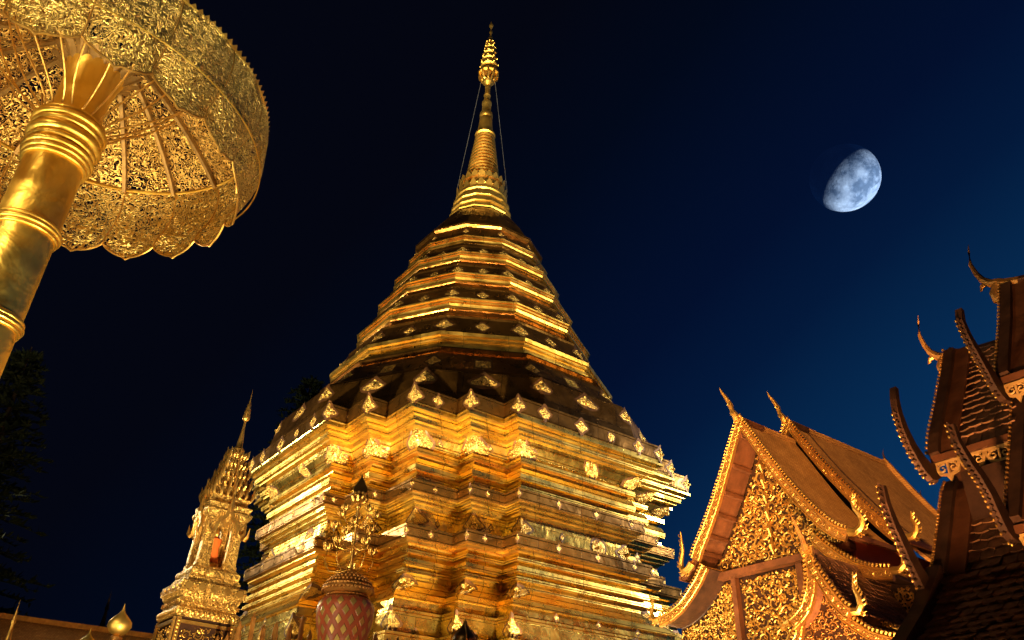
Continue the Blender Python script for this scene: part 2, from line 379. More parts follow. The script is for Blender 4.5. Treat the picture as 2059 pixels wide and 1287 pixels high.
def tier(Rl, zl, Rb, zb, Rt, zt):
    h = zt - zb
    return [(Rl + .012, zl - .012), (Rl + .013, zl - .004), (Rl, zl - .002), (Rl - .010, zl + .006), (Rb - .012, zb - .008), (Rb - .004, zb - .004), (Rb, zb), (Rb + .008, zb + .002), (Rb + .008, zb + h * .14), (Rb - .006, zb + h * .17), (Rb - .006, zb + h * .27), (Rb - .001, zb + h * .29), (Rb + .002, zb + h * .48), (Rb - .005, zb + h * .51), (Rb - .005, zb + h * .58), (Rb + .004, zb + h * .61), (Rb + .005, zb + h * .74), (Rt - .003, zb + h * .77), (Rt + .008, zb + h * .82), (Rt + .009, zt - .003), (Rt - .008, zt + .001)]
TIERS = [(.466, 1.470, .448, 1.511, .450, 1.556), (.394, 1.634, .385, 1.664, .385, 1.705), (.341, 1.768, .335, 1.795, .333, 1.835), (.294, 1.887, .286, 1.909, .284, 1.945)]
def gsurf(R0, z0, R1, z1):
    def f(k, z, s, proud, mid=False):
        r = R0 + (R1 - R0) * (z - z0) / (z1 - z0) + proud / M
        a = Vector((math.cos(R(15 + 30 * k)), math.sin(R(15 + 30 * k)))) * r; st = 1 if (s >= 0 or mid) else -1
        b = Vector((math.cos(R(15 + 30 * (k + st))), math.sin(R(15 + 30 * (k + st))))) * r
        q = (a + b) / 2 * M + (b - a).normalized() * s if mid else a * M + (b - a).normalized() * abs(s)
        return (q.x, q.y, z * M + CZ)
    return f
def shape(kind, s, w_, h_):
    t = min(abs(s) / w_, 1)
    if kind == 'diamond': e = h_ * (1 - t) * (1 + .10 * math.sin(t * 9)); return e, -e
    if kind == 'square': return h_, -h_
    if kind == 'round': e = h_ * math.sqrt(max(0, 1 - t * t)); return e, -e
    if kind == 'flower': e = h_ * math.sqrt(max(0, 1 - t * t)) * (.86 + .2 * abs(math.sin(t * 7))); return e, -e
    if kind == 'peak': return h_ * (1 - t) ** 1.15, -.55 * h_ * math.sqrt(max(0, 1 - t * t))
    if kind == 'shield': return h_ * (1 - t ** 1.6) + .0, -h_ * math.sqrt(max(0, 1 - t ** 3)) * (.92 if t > .1 else 1)
    if kind == 'fan': return h_ * (.55 - .45 * t * t) * (1 if t < 1 else 0), -h_ * (1 - t) ** .9
def ornament(name, fn, zc, kind, w_, h_, parent, proud=.022, s0=0.0, mat='orn', rows=5, boss=True):
    w_ *= random.uniform(.93, 1.07); h_ *= random.uniform(.94, 1.05); zc += random.uniform(-.0018, .0018); s0 += random.uniform(-.015, .015) if s0 else 0
    mb = MB(); n = 6; cols = [w_ * k / n for k in range(-n, n + 1)]
    rings = []; back = []
    for c in cols:
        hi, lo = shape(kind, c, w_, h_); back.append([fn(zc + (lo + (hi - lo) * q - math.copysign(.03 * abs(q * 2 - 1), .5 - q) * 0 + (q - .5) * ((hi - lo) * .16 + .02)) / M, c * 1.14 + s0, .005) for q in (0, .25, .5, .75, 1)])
    for c in cols:
        hi, lo = shape(kind, c, w_, h_); t = abs(c) / w_; ring = []
        for r in range(rows):
            f = r / (rows - 1); q = abs(f * 2 - 1); z = lo + (hi - lo) * f
            e = -.004 if (q > .99 or t > .99) else proud * .62 * (.5 + .5 * (1 - max(q, t) ** 2))
            ring.append(fn(zc + z / M, c + s0, e))
        rings.append(ring)
    mb.loft(rings, False)
    if boss:
        p = Vector(fn(zc, s0, proud * .62 + .006)); mb.blob(p, w_ * .16, 6, 4)
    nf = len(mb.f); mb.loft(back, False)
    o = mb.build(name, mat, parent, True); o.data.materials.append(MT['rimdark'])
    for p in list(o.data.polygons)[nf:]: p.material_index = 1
    return o
def build_stupa():
    st = thing('stupa', 'tall gold plated stupa with redented square base, twelve sided tiers and ringed spire', 'stupa', SC, PHI)
    def sect(name, za, zb, mat, smooth=False):
        zs = [(z, d) for z, d in DZ if za >= z >= zb]
        if zs[0][0] < za: zs.insert(0, (za, dz(za)))
        rings = [rring(z, d) for z, d in reversed(zs)]
        if name == 'parapet':                     # wall with a flat roof behind it
            mb = MB(); mb.loft(rings, True, False, True)
        else: mb = MB(); mb.loft(rings)
        return mb.build(name, mat, st)
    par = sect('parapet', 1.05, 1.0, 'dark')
    cor = sect('cornice', 1.0, .948, 'mould')
    fri = sect('frieze', .948, .900, 'wall')
    um = sect('under_moulding', .900, .800, 'mould')
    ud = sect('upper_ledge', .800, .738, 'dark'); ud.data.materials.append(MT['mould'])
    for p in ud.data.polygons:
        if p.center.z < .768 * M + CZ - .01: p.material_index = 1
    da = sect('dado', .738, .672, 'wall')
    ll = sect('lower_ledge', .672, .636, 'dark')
    lm = sect('lower_moulding', .636, .541, 'mould')
    cu = sect('lotus_cushion', .541, .470, 'mould')
    bw = sect('base_wall', .470, -.25, 'wall')
    conv = [27, 29, 31, 33, 35, 0, 2, 4, 26, 24, 22]
    SEC = {'parapet': (1.001, 1.049), 'frieze': (.900, .9475), 'dado': (.675, .7375), 'lotus_cushion': (.472, .540), 'base_wall': (.386, .4425), 'upper_ledge': (.769, .799), 'lower_ledge': (.638, .6705)}
    def at_(i, sec=None):
        lo, hi = SEC.get(sec, (-9, 9)); return lambda z, s, p: rsurf(i, z, s, p, lo, hi)
    for i in conv:
        big = i in (27, 35, 26, 0)
        ornament('diamond_ornament', at_(i, 'parapet'), 1.024, 'diamond', .20, .19, par, .03)
        ornament('medallion', at_(i, 'frieze'), .924, 'shield', .34, .165, fri, .06)
        ornament('diamond_ornament', at_(i, 'dado'), .706, 'diamond', .26, .205, da, .045)
        ornament('small_diamond', at_(i, 'upper_ledge'), .785, 'diamond', .06, .08, ud, .012, boss=False)
        ornament('small_diamond', at_(i, 'lower_ledge'), .654, 'diamond', .06, .08, ll, .012, boss=False)
        ornament('medallion', at_(i, 'lotus_cushion'), .520, 'fan', .27, .24, cu, .035)
        ornament('diamond_ornament', at_(i, 'base_wall'), .405, 'diamond', .21, .24, bw, .035)
    # faces: right (edge 35->0), left (edge 26->27)
    L = 2 * A_ * M
    for e, Ls in ((35, L), (26, L)):
        for f, k, w_, h_ in ((.17, 'diamond', .15, .16), (.42, 'diamond', .17, .17), (.63, 'round', .09, .10), (.83, 'diamond', .14, .16)):
            ornament('diamond_ornament' if k == 'diamond' else 'round_boss', at_(e, 'parapet'), 1.024, k, w_, h_, par, .02, f * Ls)
        ornament('flower_ornament', at_(e, 'frieze'), .925, 'flower', .17, .15, fri, .05, .47 * Ls)
        ornament('flower_ornament', at_(e, 'dado'), .706, 'flower', .18, .19, da, .035, .5 * Ls)
        ornament('flower_ornament', at_(e, 'base_wall'), .415, 'flower', .13, .15, bw, .03, .74 * Ls)
        for f in (.26, .78): ornament('small_diamond', at_(e, 'dado'), .706, 'diamond', .055, .08, da, .012, f * Ls, boss=False)
        for f in (.25, .5, .75):
            ornament('small_diamond', at_(e, 'upper_ledge'), .785, 'diamond', .06, .08, ud, .012, f * Ls, boss=False)
            ornament('small_diamond', at_(e, 'lower_ledge'), .654, 'diamond', .06, .08, ll, .012, f * Ls, boss=False)
            ornament('small_diamond', at_(e, 'base_wall'), .455, 'diamond', .05, .055, bw, .012, f * Ls, boss=False)
    for e in (31, 33, 27, 29):
        P = rpoly(0); ln = (Vector(P[e]) - Vector(P[(e + 1) % 36])).length * M
        for zc, pr in ((.785, ud), (.654, ll), (.706, da), (.925, fri), (.39, bw)):
            ornament('small_diamond', at_(e, pr.name), zc, 'diamond', .05, .065, pr, .012, ln * .52, boss=False)
    for e in (31, 27): ornament('diamond_ornament', at_(e, 'parapet'), 1.023, 'diamond', .12, .14, par, .02, (C_ - B_) * M * .55)
    # dark drum and twelve sided tiers
    def g12(name, prof, mat, mat2=None, cut=None, cap=False):
        mb = MB(); mb.loft([[(r * M * math.cos(R(15 + 30 * k)), r * M * math.sin(R(15 + 30 * k)), z * M + CZ) for k in range(12)] for r, z in prof], True, False, cap)
        o = mb.build(name, mat, st)
        if mat2:
            o.data.materials.append(MT[mat2])
            for p in o.data.polygons:
                if p.center.z > cut * M + CZ: p.material_index = 1
        return o
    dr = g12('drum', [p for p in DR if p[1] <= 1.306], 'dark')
    ks = (-4, -3, -2, -1, 0, -5)
    f1 = gsurf(.700, 1.052, .672, 1.160); f2 = gsurf(.640, 1.176, .575, 1.268)
    for k in ks:
        ornament('diamond_ornament', lambda z, s, p, k=k: f2(k, z, s, p), 1.222, 'diamond', .19, .20, dr)
        ornament('fan_ornament', lambda z, s, p, k=k: f1(k, z, s, p), 1.125, 'peak', .22, .24, dr)
        ornament('square_plaque', lambda z, s, p, k=k: f2(k, z, s, p, True), 1.222, 'square', .17, .16, dr)
        ornament('fan_ornament', lambda z, s, p, k=k: f1(k, z, s, p, True), 1.125, 'peak', .28, .24, dr)
    g12('ring_tier', [p for p in DR if p[1] >= 1.306], 'ring')
    prev = (.521, 1.376)
    for t in TIERS:
        pr = tier(*t)
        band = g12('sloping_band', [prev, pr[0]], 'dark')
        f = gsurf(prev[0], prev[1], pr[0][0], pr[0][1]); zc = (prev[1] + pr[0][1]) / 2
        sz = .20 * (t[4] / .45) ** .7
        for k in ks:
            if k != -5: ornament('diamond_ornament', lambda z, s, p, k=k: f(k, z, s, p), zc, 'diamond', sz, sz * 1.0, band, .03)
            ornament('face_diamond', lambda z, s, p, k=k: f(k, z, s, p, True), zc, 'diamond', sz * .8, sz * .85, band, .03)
        g12('ring_tier', pr, 'dark', 'ring', t[3] - .001)  # faces under the lip take the darkened gold, shade put into colour
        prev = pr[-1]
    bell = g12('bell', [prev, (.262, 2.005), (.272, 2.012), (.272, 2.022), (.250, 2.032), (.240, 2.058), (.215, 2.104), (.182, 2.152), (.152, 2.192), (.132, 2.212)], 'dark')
    f = gsurf(.276, 1.946, .262, 2.005); f3 = gsurf(.245, 2.045, .182, 2.152)
    for k in ks:
        ornament('diamond_ornament', lambda z, s, p, k=k: f(k, z, s, p), 1.978, 'diamond', .10, .11, bell, .02)
        ornament('flower_ornament', lambda z, s, p, k=k: f3(k, z, s, p, True), 2.10, 'flower', .09, .11, bell, .02)
    hb = []
    z = 2.300
    hb = [(.136, 2.300), (.140, 2.304), (.139, 2.312), (.128, 2.316), (.127, 2.330), (.133, 2.333), (.131, 2.345), (.122, 2.348), (.121, 2.362), (.126, 2.365), (.124, 2.378), (.115, 2.381), (.113, 2.396)]
    zf = lambda z: z - .088 * max(0, min(1, (2.75 - z) / .45))
    hb = [(r, zf(z)) for r, z in hb]
    g12('spire_collar', hb, 'spire')
    mb = MB()
    mb.lathe([(r * M, zf(z) * M + CZ) for r, z in [(.106, 2.396), (.114, 2.402), (.114, 2.410), (.100, 2.416), (.098, 2.426), (.106, 2.432), (.104, 2.442), (.090, 2.452), (.088, 2.470), (.095, 2.478), (.090, 2.492), (.070, 2.500)]], 24)
    for rr, zz, hh in ((.107, 2.432, .030), (.098, 2.480, .024)):
        for k in range(20):
            a = 2 * math.pi * k / 20; c = Vector((math.cos(a), math.sin(a), 0)); t = Vector((-c.y, c.x, 0))
            base = c * rr * M + Vector((0, 0, (zf(zz) - hh * .6) * M + CZ)); q = .016 * M
            mb.add([base - t * q, base + t * q, base + t * q * .8 + c * .03 + Vector((0, 0, hh * M * .6)), base + c * .05 + Vector((0, 0, hh * M * 1.2)), base - t * q * .8 + c * .03 + Vector((0, 0, hh * M * .6))], [(0, 1, 2, 3, 4)])
    mb.build('lotus_petals', 'spire', st, True)
    mb = MB(); pr = []
    nr = 13
    for k in range(nr):
        z0 = 2.498 + (2.728 - 2.498) * k / nr; z1 = 2.498 + (2.728 - 2.498) * (k + 1) / nr; r = .078 + (.044 - .078) * k / nr; h = z1 - z0
        pr += [(r - .016, z0), (r - .002, z0 + h * .12), (r, z0 + h * .4), (r - .004, z0 + h * .66), (r - .016, z0 + h * .78)]
    pr += [(.042, 2.728), (.048, 2.732), (.046, 2.742), (.034, 2.75)]
    mb.lathe([(r * M, zf(z) * M + CZ) for r, z in pr], 24); mb.build('ringed_cone', 'spire', st, True)
    mb = MB()
    mb.lathe([(r * M, zf(z) * M + CZ) for r, z in [(.034, 2.75), (.036, 2.765), (.035, 2.775), (.031, 2.80), (.030, 2.835), (.026, 2.845), (.031, 2.852), (.030, 2.87), (.022, 2.88), (.021, 2.925), (.024, 2.932), (.023, 2.945), (.016, 2.952), (.0145, 2.985), (.017, 2.99), (.013, 3.0), (.012, 3.04), (.014, 3.046), (.012, 3.056), (.006, 3.07), (.006, 3.1)]], 16)
    mb.build('spire_shaft', 'spire', st, True)
    mb = MB()                                    # openwork crown: slotted bowl, then stacked parasols
    for k in range(10):
        a = 2 * math.pi * k / 10; c = Vector((math.cos(a), math.sin(a), 0))
        pts = [c * (r * M) + Vector((0, 0, z * M + CZ)) for r, z in ((.010, 3.082), (.030, 3.092), (.044, 3.115), (.048, 3.14))]
        mb.tube(pts, .035, 5)
    mb.lathe([(r * M, z * M + CZ) for r, z in [(.012, 3.06), (.024, 3.075), (.030, 3.088), (.020, 3.094)]], 12)
    zz = [(.050, 3.135, .044), (.042, 3.19, .036), (.036, 3.235, .030), (.030, 3.28, .026), (.025, 3.32, .021), (.020, 3.355, .012)]
    pr = []
    for r, z, r2 in zz: pr += [(r * .8, z - .004), (r, z), (r * 1.0, z + .010), (r2, z + .018), (r2 * .95, z + .034)]
    pr += [(.012, 3.395), (.005, 3.405)]
    mb.lathe([(r * M, z * M + CZ) for r, z in pr], 12)
    for r, z, r2 in zz[1:]:
        for k in range(8):
            a = 2 * math.pi * k / 8; mb.blob((r * 1.05 * M * math.cos(a), r * 1.05 * M * math.sin(a), (z + .006) * M + CZ), .035, 5, 3)
    mb.build('crown', 'spire', st)
    mb = MB(); mb.lathe([(r * M, z * M + CZ) for r, z in [(.005, 3.40), (.004, 3.43), (.008, 3.436), (.008, 3.445), (.0035, 3.45), (.003, 3.472), (.009, 3.480), (.011, 3.492), (.006, 3.505), (.001, 3.522)]], 10)
    mb.build('finial', 'spire', st, True)
    for sg in (-1, 1):
        wx = Vector((sg * 1.0, 0, 0)); wx.rotate(Matrix.Rotation(-PHI, 3, 'Z'))
        MB().tube([wx * .034 * M + Vector((0, 0, 3.085 * M + CZ)), wx * .112 * M + Vector((0, 0, 2.40 * M + CZ))], .0085, 5).build('stay_wire', 'wire', st)
    return st
build_stupa()

# ================================================================ giant parasol
def build_parasol():
    K = 1.3
    c = Vector((-2.49, 3.483, 3.594)) * K + Vector((0, 0, CZ)); n = Vector((.05, -.03, 1)).normalized()
    q = Vector((0, 0, 1)).rotation_difference(n)
    root = thing('ceremonial_parasol', 'giant gilded openwork parasol on a thick gold pole beside the stupa', 'parasol', c - n * (c.z / n.z), rot=q.to_euler())
    H = c.z / n.z                         # height of the canopy rim above the foot, along the pole
    def zz(s): return H + s * K
    mb = MB()
    mb.lathe([(.175 * K, 0), (.175 * K, .25), (.156 * K, .3), (.154 * K, zz(-1.7)), (.152 * K, zz(-1.0)), (.150 * K, zz(-.5))], 40, cap=False)
    mb.build('pole', 'pole', root, True)
    def torus_ring(s0, rs, name='pole_ring'):
        m_ = MB(); pr = [(.148 * K, zz(s0))]
        for ds, rr, hh in rs:
            for a in range(-80, 81, 20): pr.append(((rr - hh * .9 + hh * math.cos(R(a))) * K, zz(s0 + ds + hh * math.sin(R(a)))))
        pr.append((.148 * K, zz(s0 + rs[-1][0] + rs[-1][2] * 1.05)))
        m_.lathe(pr, 40, cap=False); return m_.build(name, 'pole', root, True)
    for s0 in (-1.06, -1.60, -2.15, -2.7):
        torus_ring(s0, [(.010, .166, .012), (.032, .176, .013), (.058, .170, .014)])
    torus_ring(-.60, [(.012, .168, .014), (.040, .178, .015), (.072, .186, .017), (.120, .180, .020), (.170, .193, .028), (.225, .188, .020), (.262, .196, .020), (.300, .180, .018)], 'pole_collar')
    mb = MB(); mb.lathe([(.15 * K, zz(-.29)), (.135 * K, zz(-.25)), (.135 * K, zz(-.05)), (.150 * K, zz(.06)), (.165 * K, zz(.10)), (.150 * K, zz(.11))], 28)
    mb.build('funnel', 'pole', root, True)
    mb = MB()
    for k in range(16):                   # petals round the funnel mouth
        a = 2 * math.pi * k / 16; d = Vector((math.cos(a), math.sin(a), 0)); t = Vector((-d.y, d.x, 0))
        rows = []
        for u in range(6):
            f = u / 5; r = (.150 + .10 * f) * K; z = zz(.08 + .14 * f - .05 * f * f); wv = .026 * K * (1 - .3 * f) * (1 + .6 * math.sin(math.pi * f)) * (1 if f < .99 else .25)
            rows.append([d * r - t * wv + Vector((0, 0, z + .012)), d * r + Vector((0, 0, z - .012)), d * r + t * wv + Vector((0, 0, z + .012))])
        mb.loft(rows, False)
    mb.build('petal_collar', 'ribdark', root, True)
    NP = 18; NS = NP * 8
    # canopy: inner slope up to the hub
    mb = MB(); rings = []
    for f in [i / 14 for i in range(15)]:
        r = (1.0 - .86 * f); s = .42 * f ** .85 + .03 * math.sin(f * math.pi)
        rings.append([((r + 0) * K * math.cos(2 * math.pi * j / NS), r * K * math.sin(2 * math.pi * j / NS), zz(s + .010 * math.cos(2 * math.pi * j * 18 / NS) * math.sin(math.pi * f))) for j in range(NS)])
    mb.loft(rings); mb.build('canopy', 'open', root, True)
    # valance panels, each with a pointed scallop
    for k in range(NP):
        mb = MB(); rows = []
        for u in range(0, 13):
            f = u / 12; a = 2 * math.pi * (k + f) / NP; sc_ = abs(math.sin(math.pi * f)); drop = .462 + .075 * (sc_ ** .75)
            if abs(f - .5) < .05: drop += .018
            row = []
            for v in range(9):
                g_ = v / 8; s = .03 - (drop + .03) * g_; r = 1.0 + .055 * math.sin(math.pi * min(1, g_ * 1.15)) - .045 * g_ + .014 * sc_
                row.append((r * K * math.cos(a), r * K * math.sin(a), zz(s)))
            rows.append(row)
        mb.loft(rows, False); pn = mb.build('valance_panel', 'valance', root, True)
        mb = MB(); mb.tube([rows[i][8] for i in range(13)], .008, 5)
        mb.tube([rows[0][v] for v in range(9)], .006, 5); mb.build('hem', 'gilt', pn, True)
    mb = MB()
    for s, r, th in ((.02, 1.005, .013), (.0, .985, .012), (-.33, 1.045, .006)):
        mb.tube([(r * K * math.cos(2 * math.pi * j / 96), r * K * math.sin(2 * math.pi * j / 96), zz(s)) for j in range(97)], th, 5, False)
    mb.build('rim_hoop', 'pole', root, True)
    mb = MB()
    for k in range(150):                  # saw-tooth cresting on the rim
        a = 2 * math.pi * k / 150; a2 = a + 2 * math.pi / 150; r = 1.01 * K
        p0 = Vector((r * math.cos(a), r * math.sin(a), zz(.02))); p1 = Vector((r * math.cos(a2), r * math.sin(a2), zz(.02))); d = Vector((math.cos((a + a2) / 2), math.sin((a + a2) / 2), 0))
        tip = (p0 + p1) / 2 + d * .018 + Vector((0, 0, .028)); bk = (p0 + p1) / 2 - d * .012
        mb.add([p0, p1, tip, bk], [(0, 1, 2), (1, 3, 2), (3, 0, 2), (0, 3, 1)])
    mb.build('rim_cresting', 'gilt', root)
    for k in range(18):
        a = 2 * math.pi * k / 18; d = Vector((math.cos(a), math.sin(a), 0)); pts = []
        for i in range(9):
            f = i / 8; r = .985 - .84 * f; pts.append(d * r * K + Vector((0, 0, zz(.42 * f ** .85 + .03 * math.sin(f * math.pi) - .014))))
        MB().ribbon(pts, [.040] * 9, d.cross(Vector((0, 0, 1))), .030).build('rib', 'ribdark', root)
    for k in range(20):                   # stay rods curving from the collar to the ribs
        a = 2 * math.pi * (k + .3) / 20; d = Vector((math.cos(a), math.sin(a), 0)); t = Vector((-d.y, d.x, 0)); pts = []
        R0 = random.uniform(.50, .66); wob = random.uniform(-.03, .03)
        for i in range(17):
            f = i / 16; r = .165 + (R0 - .165) * (f ** 1.25); s = -.30 + .16 * math.sin(f * math.pi * .5) ** .8 * 1.2 + .30 * f ** 3 + .0
            pts.append(d * r * K + t * wob * math.sin(f * 4) * K + Vector((0, 0, zz(s))))
        MB().tube(pts, .0075, 5).build('stay_rod', 'gilt', root, True)
build_parasol()
# ================================================================ small spirit shrine on a pedestal
def build_shrine():
    base = Vector((-3.07, 8.50, 0))
    root = thing('spirit_shrine', 'small gilded spired shrine with open niche on a carved square pedestal', 'shrine', base, PHI, rot=(0, R(1.6), PHI + R(0)))
    root.rotation_euler = (Matrix.Rotation(R(1.8), 3, 'Y') @ Matrix.Rotation(PHI, 3, 'Z')).to_euler()
    def sq(name, prof, mat, parent=root, smooth=False):
        mb = MB(); mb.loft([[(x * h, y * h, z) for x, y in ((1, -1), (1, 1), (-1, 1), (-1, -1))] for h, z in prof], True, True, True); return mb.build(name, mat, parent, smooth)
    ped = sq('pedestal', [(.34, 0), (.34, .3), (.28, .36), (.28, 3.20), (.275, 3.22)], 'back')
    sq('pedestal_moulding', [(.285, 3.19), (.30, 3.21), (.31, 3.25), (.30, 3.27), (.27, 3.29), (.275, 3.37), (.29, 3.39), (.30, 3.42), (.315, 3.425), (.315, 3.51), (.30, 3.52), (.26, 3.53)], 'carved')
    # carved relief: framed scroll panel, row of buds and row of lozenges on each face
    for fx in range(4):
        mb = MB(); rt = Matrix.Rotation(-math.pi / 2 * fx, 3, 'Z')
        fr = MB()
        for x in (-.255, .255): fr.box((x - .018, -.300, 2.0), (x + .018, -.2805, 3.18))
        fr.box((-.236, -.298, 3.13), (.236, -.2805, 3.16))
        scroll_field(fr, lambda x, z, r: abs(x) + r < .235 and 2.35 < z - r and z + r < 3.125, -.23, .23, 2.35, 3.12, -.281, .062, .0075, 46, 11 + fx)
        for x in (-.255, .255):
            for k in range(26): fr.blob((x, -.302, 2.35 + k * .032), (.013, .008, .013), 5, 3)
        for k in range(11): fr.blob((-.25 + k * .05, -.305, 3.235), (.018, .012, .024), 6, 4)
        for k in range(9):
            x = -.26 + k * .065; spiral(fr, (x, -.286, 3.33), (1, 0, 0), (0, 0, 1), (0, -1, 0), .027, .006, 1.1, k, 1, 8, False)
        for k in range(5):
            x = -.25 + k * .125; fr.add([(x - .05, -.317, 3.468), (x, -.326, 3.43), (x + .05, -.317, 3.468), (x, -.326, 3.506)], [(0, 1, 2, 3)]); fr.blob((x + .062, -.318, 3.468), .014, 5, 3)
        fr.v = [tuple(rt @ Vector(v)) for v in fr.v]
        fr.build('relief_carving', 'gilt', ped, True)
    sq('stepped_base', [(.255, 3.53), (.26, 3.56), (.25, 3.58), (.235, 3.60), (.245, 3.63), (.24, 3.66), (.215, 3.68), (.20, 3.70)], 'carved')
    for sx in (-1, 1):
        for sy in (-1, 1):
            mb = MB()
            for ox, oy, h in ((0, 0, .040), (-.045, 0, .030), (0, -.045, .030)):
                cx, cy = sx * (.150 + ox), sy * (.150 + oy)
                mb.loft([[(cx + a * h * k_, cy + b * h * k_, z) for a, b in ((1, -1), (1, 1), (-1, 1), (-1, -1))] for k_, z in ((1.25, 3.70), (1.25, 3.73), (1.0, 3.75), (.85, 4.05), (1.0, 4.09), (1.3, 4.13), (1.35, 4.18))], True, True, True)
            mb.build('column', 'carved', root)
    eav = sq('eave', [(.19, 4.175), (.215, 4.20), (.235, 4.24), (.235, 4.26), (.21, 4.28), (.22, 4.31), (.225, 4.33), (.19, 4.35)], 'carved')
    for fx in range(4):                     # flame-edged arch over each opening
        mb = MB(); rt = Matrix.Rotation(-math.pi / 2 * fx, 3, 'Z'); pts = []
        for i in range(13):
            t = i / 12 * 2 - 1; pts.append((t * .125, -.225, 4.06 + .20 * (1 - abs(t) ** 1.4) + .03 * math.cos(t * 9)))
        mb.ribbon(pts, .034, (0, 1, 0), .03)
        for i in range(0, 13):
            p = Vector(pts[i]); mb.tube([p, p + Vector((0, -.006, .05)), p + Vector((.012 if i < 6 else -.012, -.004, .085))], [.014, .012, .002], 4)
        mb.tube([(0, -.23, 4.26), (0, -.235, 4.36), (0, -.225, 4.47)], [.022, .018, .002], 5)
        for sg in (-1, 1): mb.tube([(sg * .125, -.225, 4.06), (sg * .15, -.235, 4.03), (sg * .185, -.245, 4.06), (sg * .19, -.25, 4.15)], [.02, .022, .016, .002], 5)
        mb.v = [tuple(rt @ Vector(v)) for v in mb.v]; mb.build('arch_gable', 'gilt', root, True)
    # receding crown tiers with flame antefixes
    z = 4.33; h = .20
    for k in range(5):
        t = sq('crown_tier', [(h * .86, z), (h * .80, z + .05), (h * 1.0, z + .075), (h * 1.02, z + .09), (h * .80, z + .11)], 'carved')
        mb = MB()
        for fx in range(4):
            for (x, y, s_) in ((h * .98, h * .98, 1.35), (h * .62, h, .95), (-h * .62, h, .95), (h * .3, h * 1.01, 1.1), (-h * .3, h * 1.01, 1.1), (0, h * 1.04, 1.6)):
                v = Matrix.Rotation(math.pi / 2 * fx, 3, 'Z') @ Vector((x, y, 0)); d = v.normalized()
                H_ = .125 * s_ * (1 - k * .10); b0 = v + Vector((0, 0, z + .08))
                mb.tube([b0, b0 + d * .022 + Vector((0, 0, H_ * .35)), b0 + d * .018 + Vector((0, 0, H_ * .7)), b0 + d * .03 + Vector((0, 0, H_))], [.013, .019 * (1 - k * .08), .011, .001], 5)
        mb.build('flame_antefix', 'gilt', t, True)
        z += .118; h *= .80
    mb = MB(); mb.lathe([(.075, z - .01), (.08, z + .02), (.055, z + .05), (.06, z + .08), (.035, z + .11), (.030, 5.10), (.018, 5.20), (.012, 5.33), (.032, 5.345), (.040, 5.37), (.038, 5.40), (.028, 5.405), (.034, 5.43), (.032, 5.45), (.022, 5.455), (.027, 5.48), (.018, 5.50), (.021, 5.53), (.010, 5.545), (.011, 5.57), (.006, 5.59), (.004, 5.66), (.001, 5.72)], 12)
    mb.build('spire', 'gilt', root, True)
    mb = MB(); mb.lathe([(.085, 3.70), (.09, 3.73), (.075, 3.75), (.07, 3.77)], 14); mb.build('lotus_seat', 'gilt', root, True)
    return root
sh = build_shrine()
def statue():
    # draped standing figure inside the niche
    b = Vector((-3.07, 8.50, 0)); mt = Matrix.Rotation(R(1.8), 3, 'Y')
    p = b + mt @ Vector((0, 0, 3.775))
    r = thing('robed_statue', 'small statue draped in an orange robe standing in the niche of the shrine', 'statue', p, PHI)
    mb = MB(); mb.loft([[(rx * math.cos(a) * 1.0, ry * math.sin(a), z) for a in [2 * math.pi * j / 14 for j in range(14)]] for rx, ry, z in ((.055, .065, 0), (.050, .058, .04), (.040, .046, .14), (.045, .055, .20), (.040, .062, .245), (.020, .035, .262))], True, True, True)
    mb.build('robe', 'robe', r, True)
    mb = MB(); mb.lathe([(.012, .255), (.013, .268), (.024, .285), (.027, .305), (.022, .33), (.010, .345), (.007, .36), (.001, .385)], 12)
    mb.blob((.026, 0, .303), (.006, .004, .008), 5, 3); mb.blob((0, .027, .303), (.004, .003, .010), 5, 3); mb.blob((0, -.027, .303), (.004, .003, .010), 5, 3)
    mb.build('head', 'gilt', r, True)
statue()
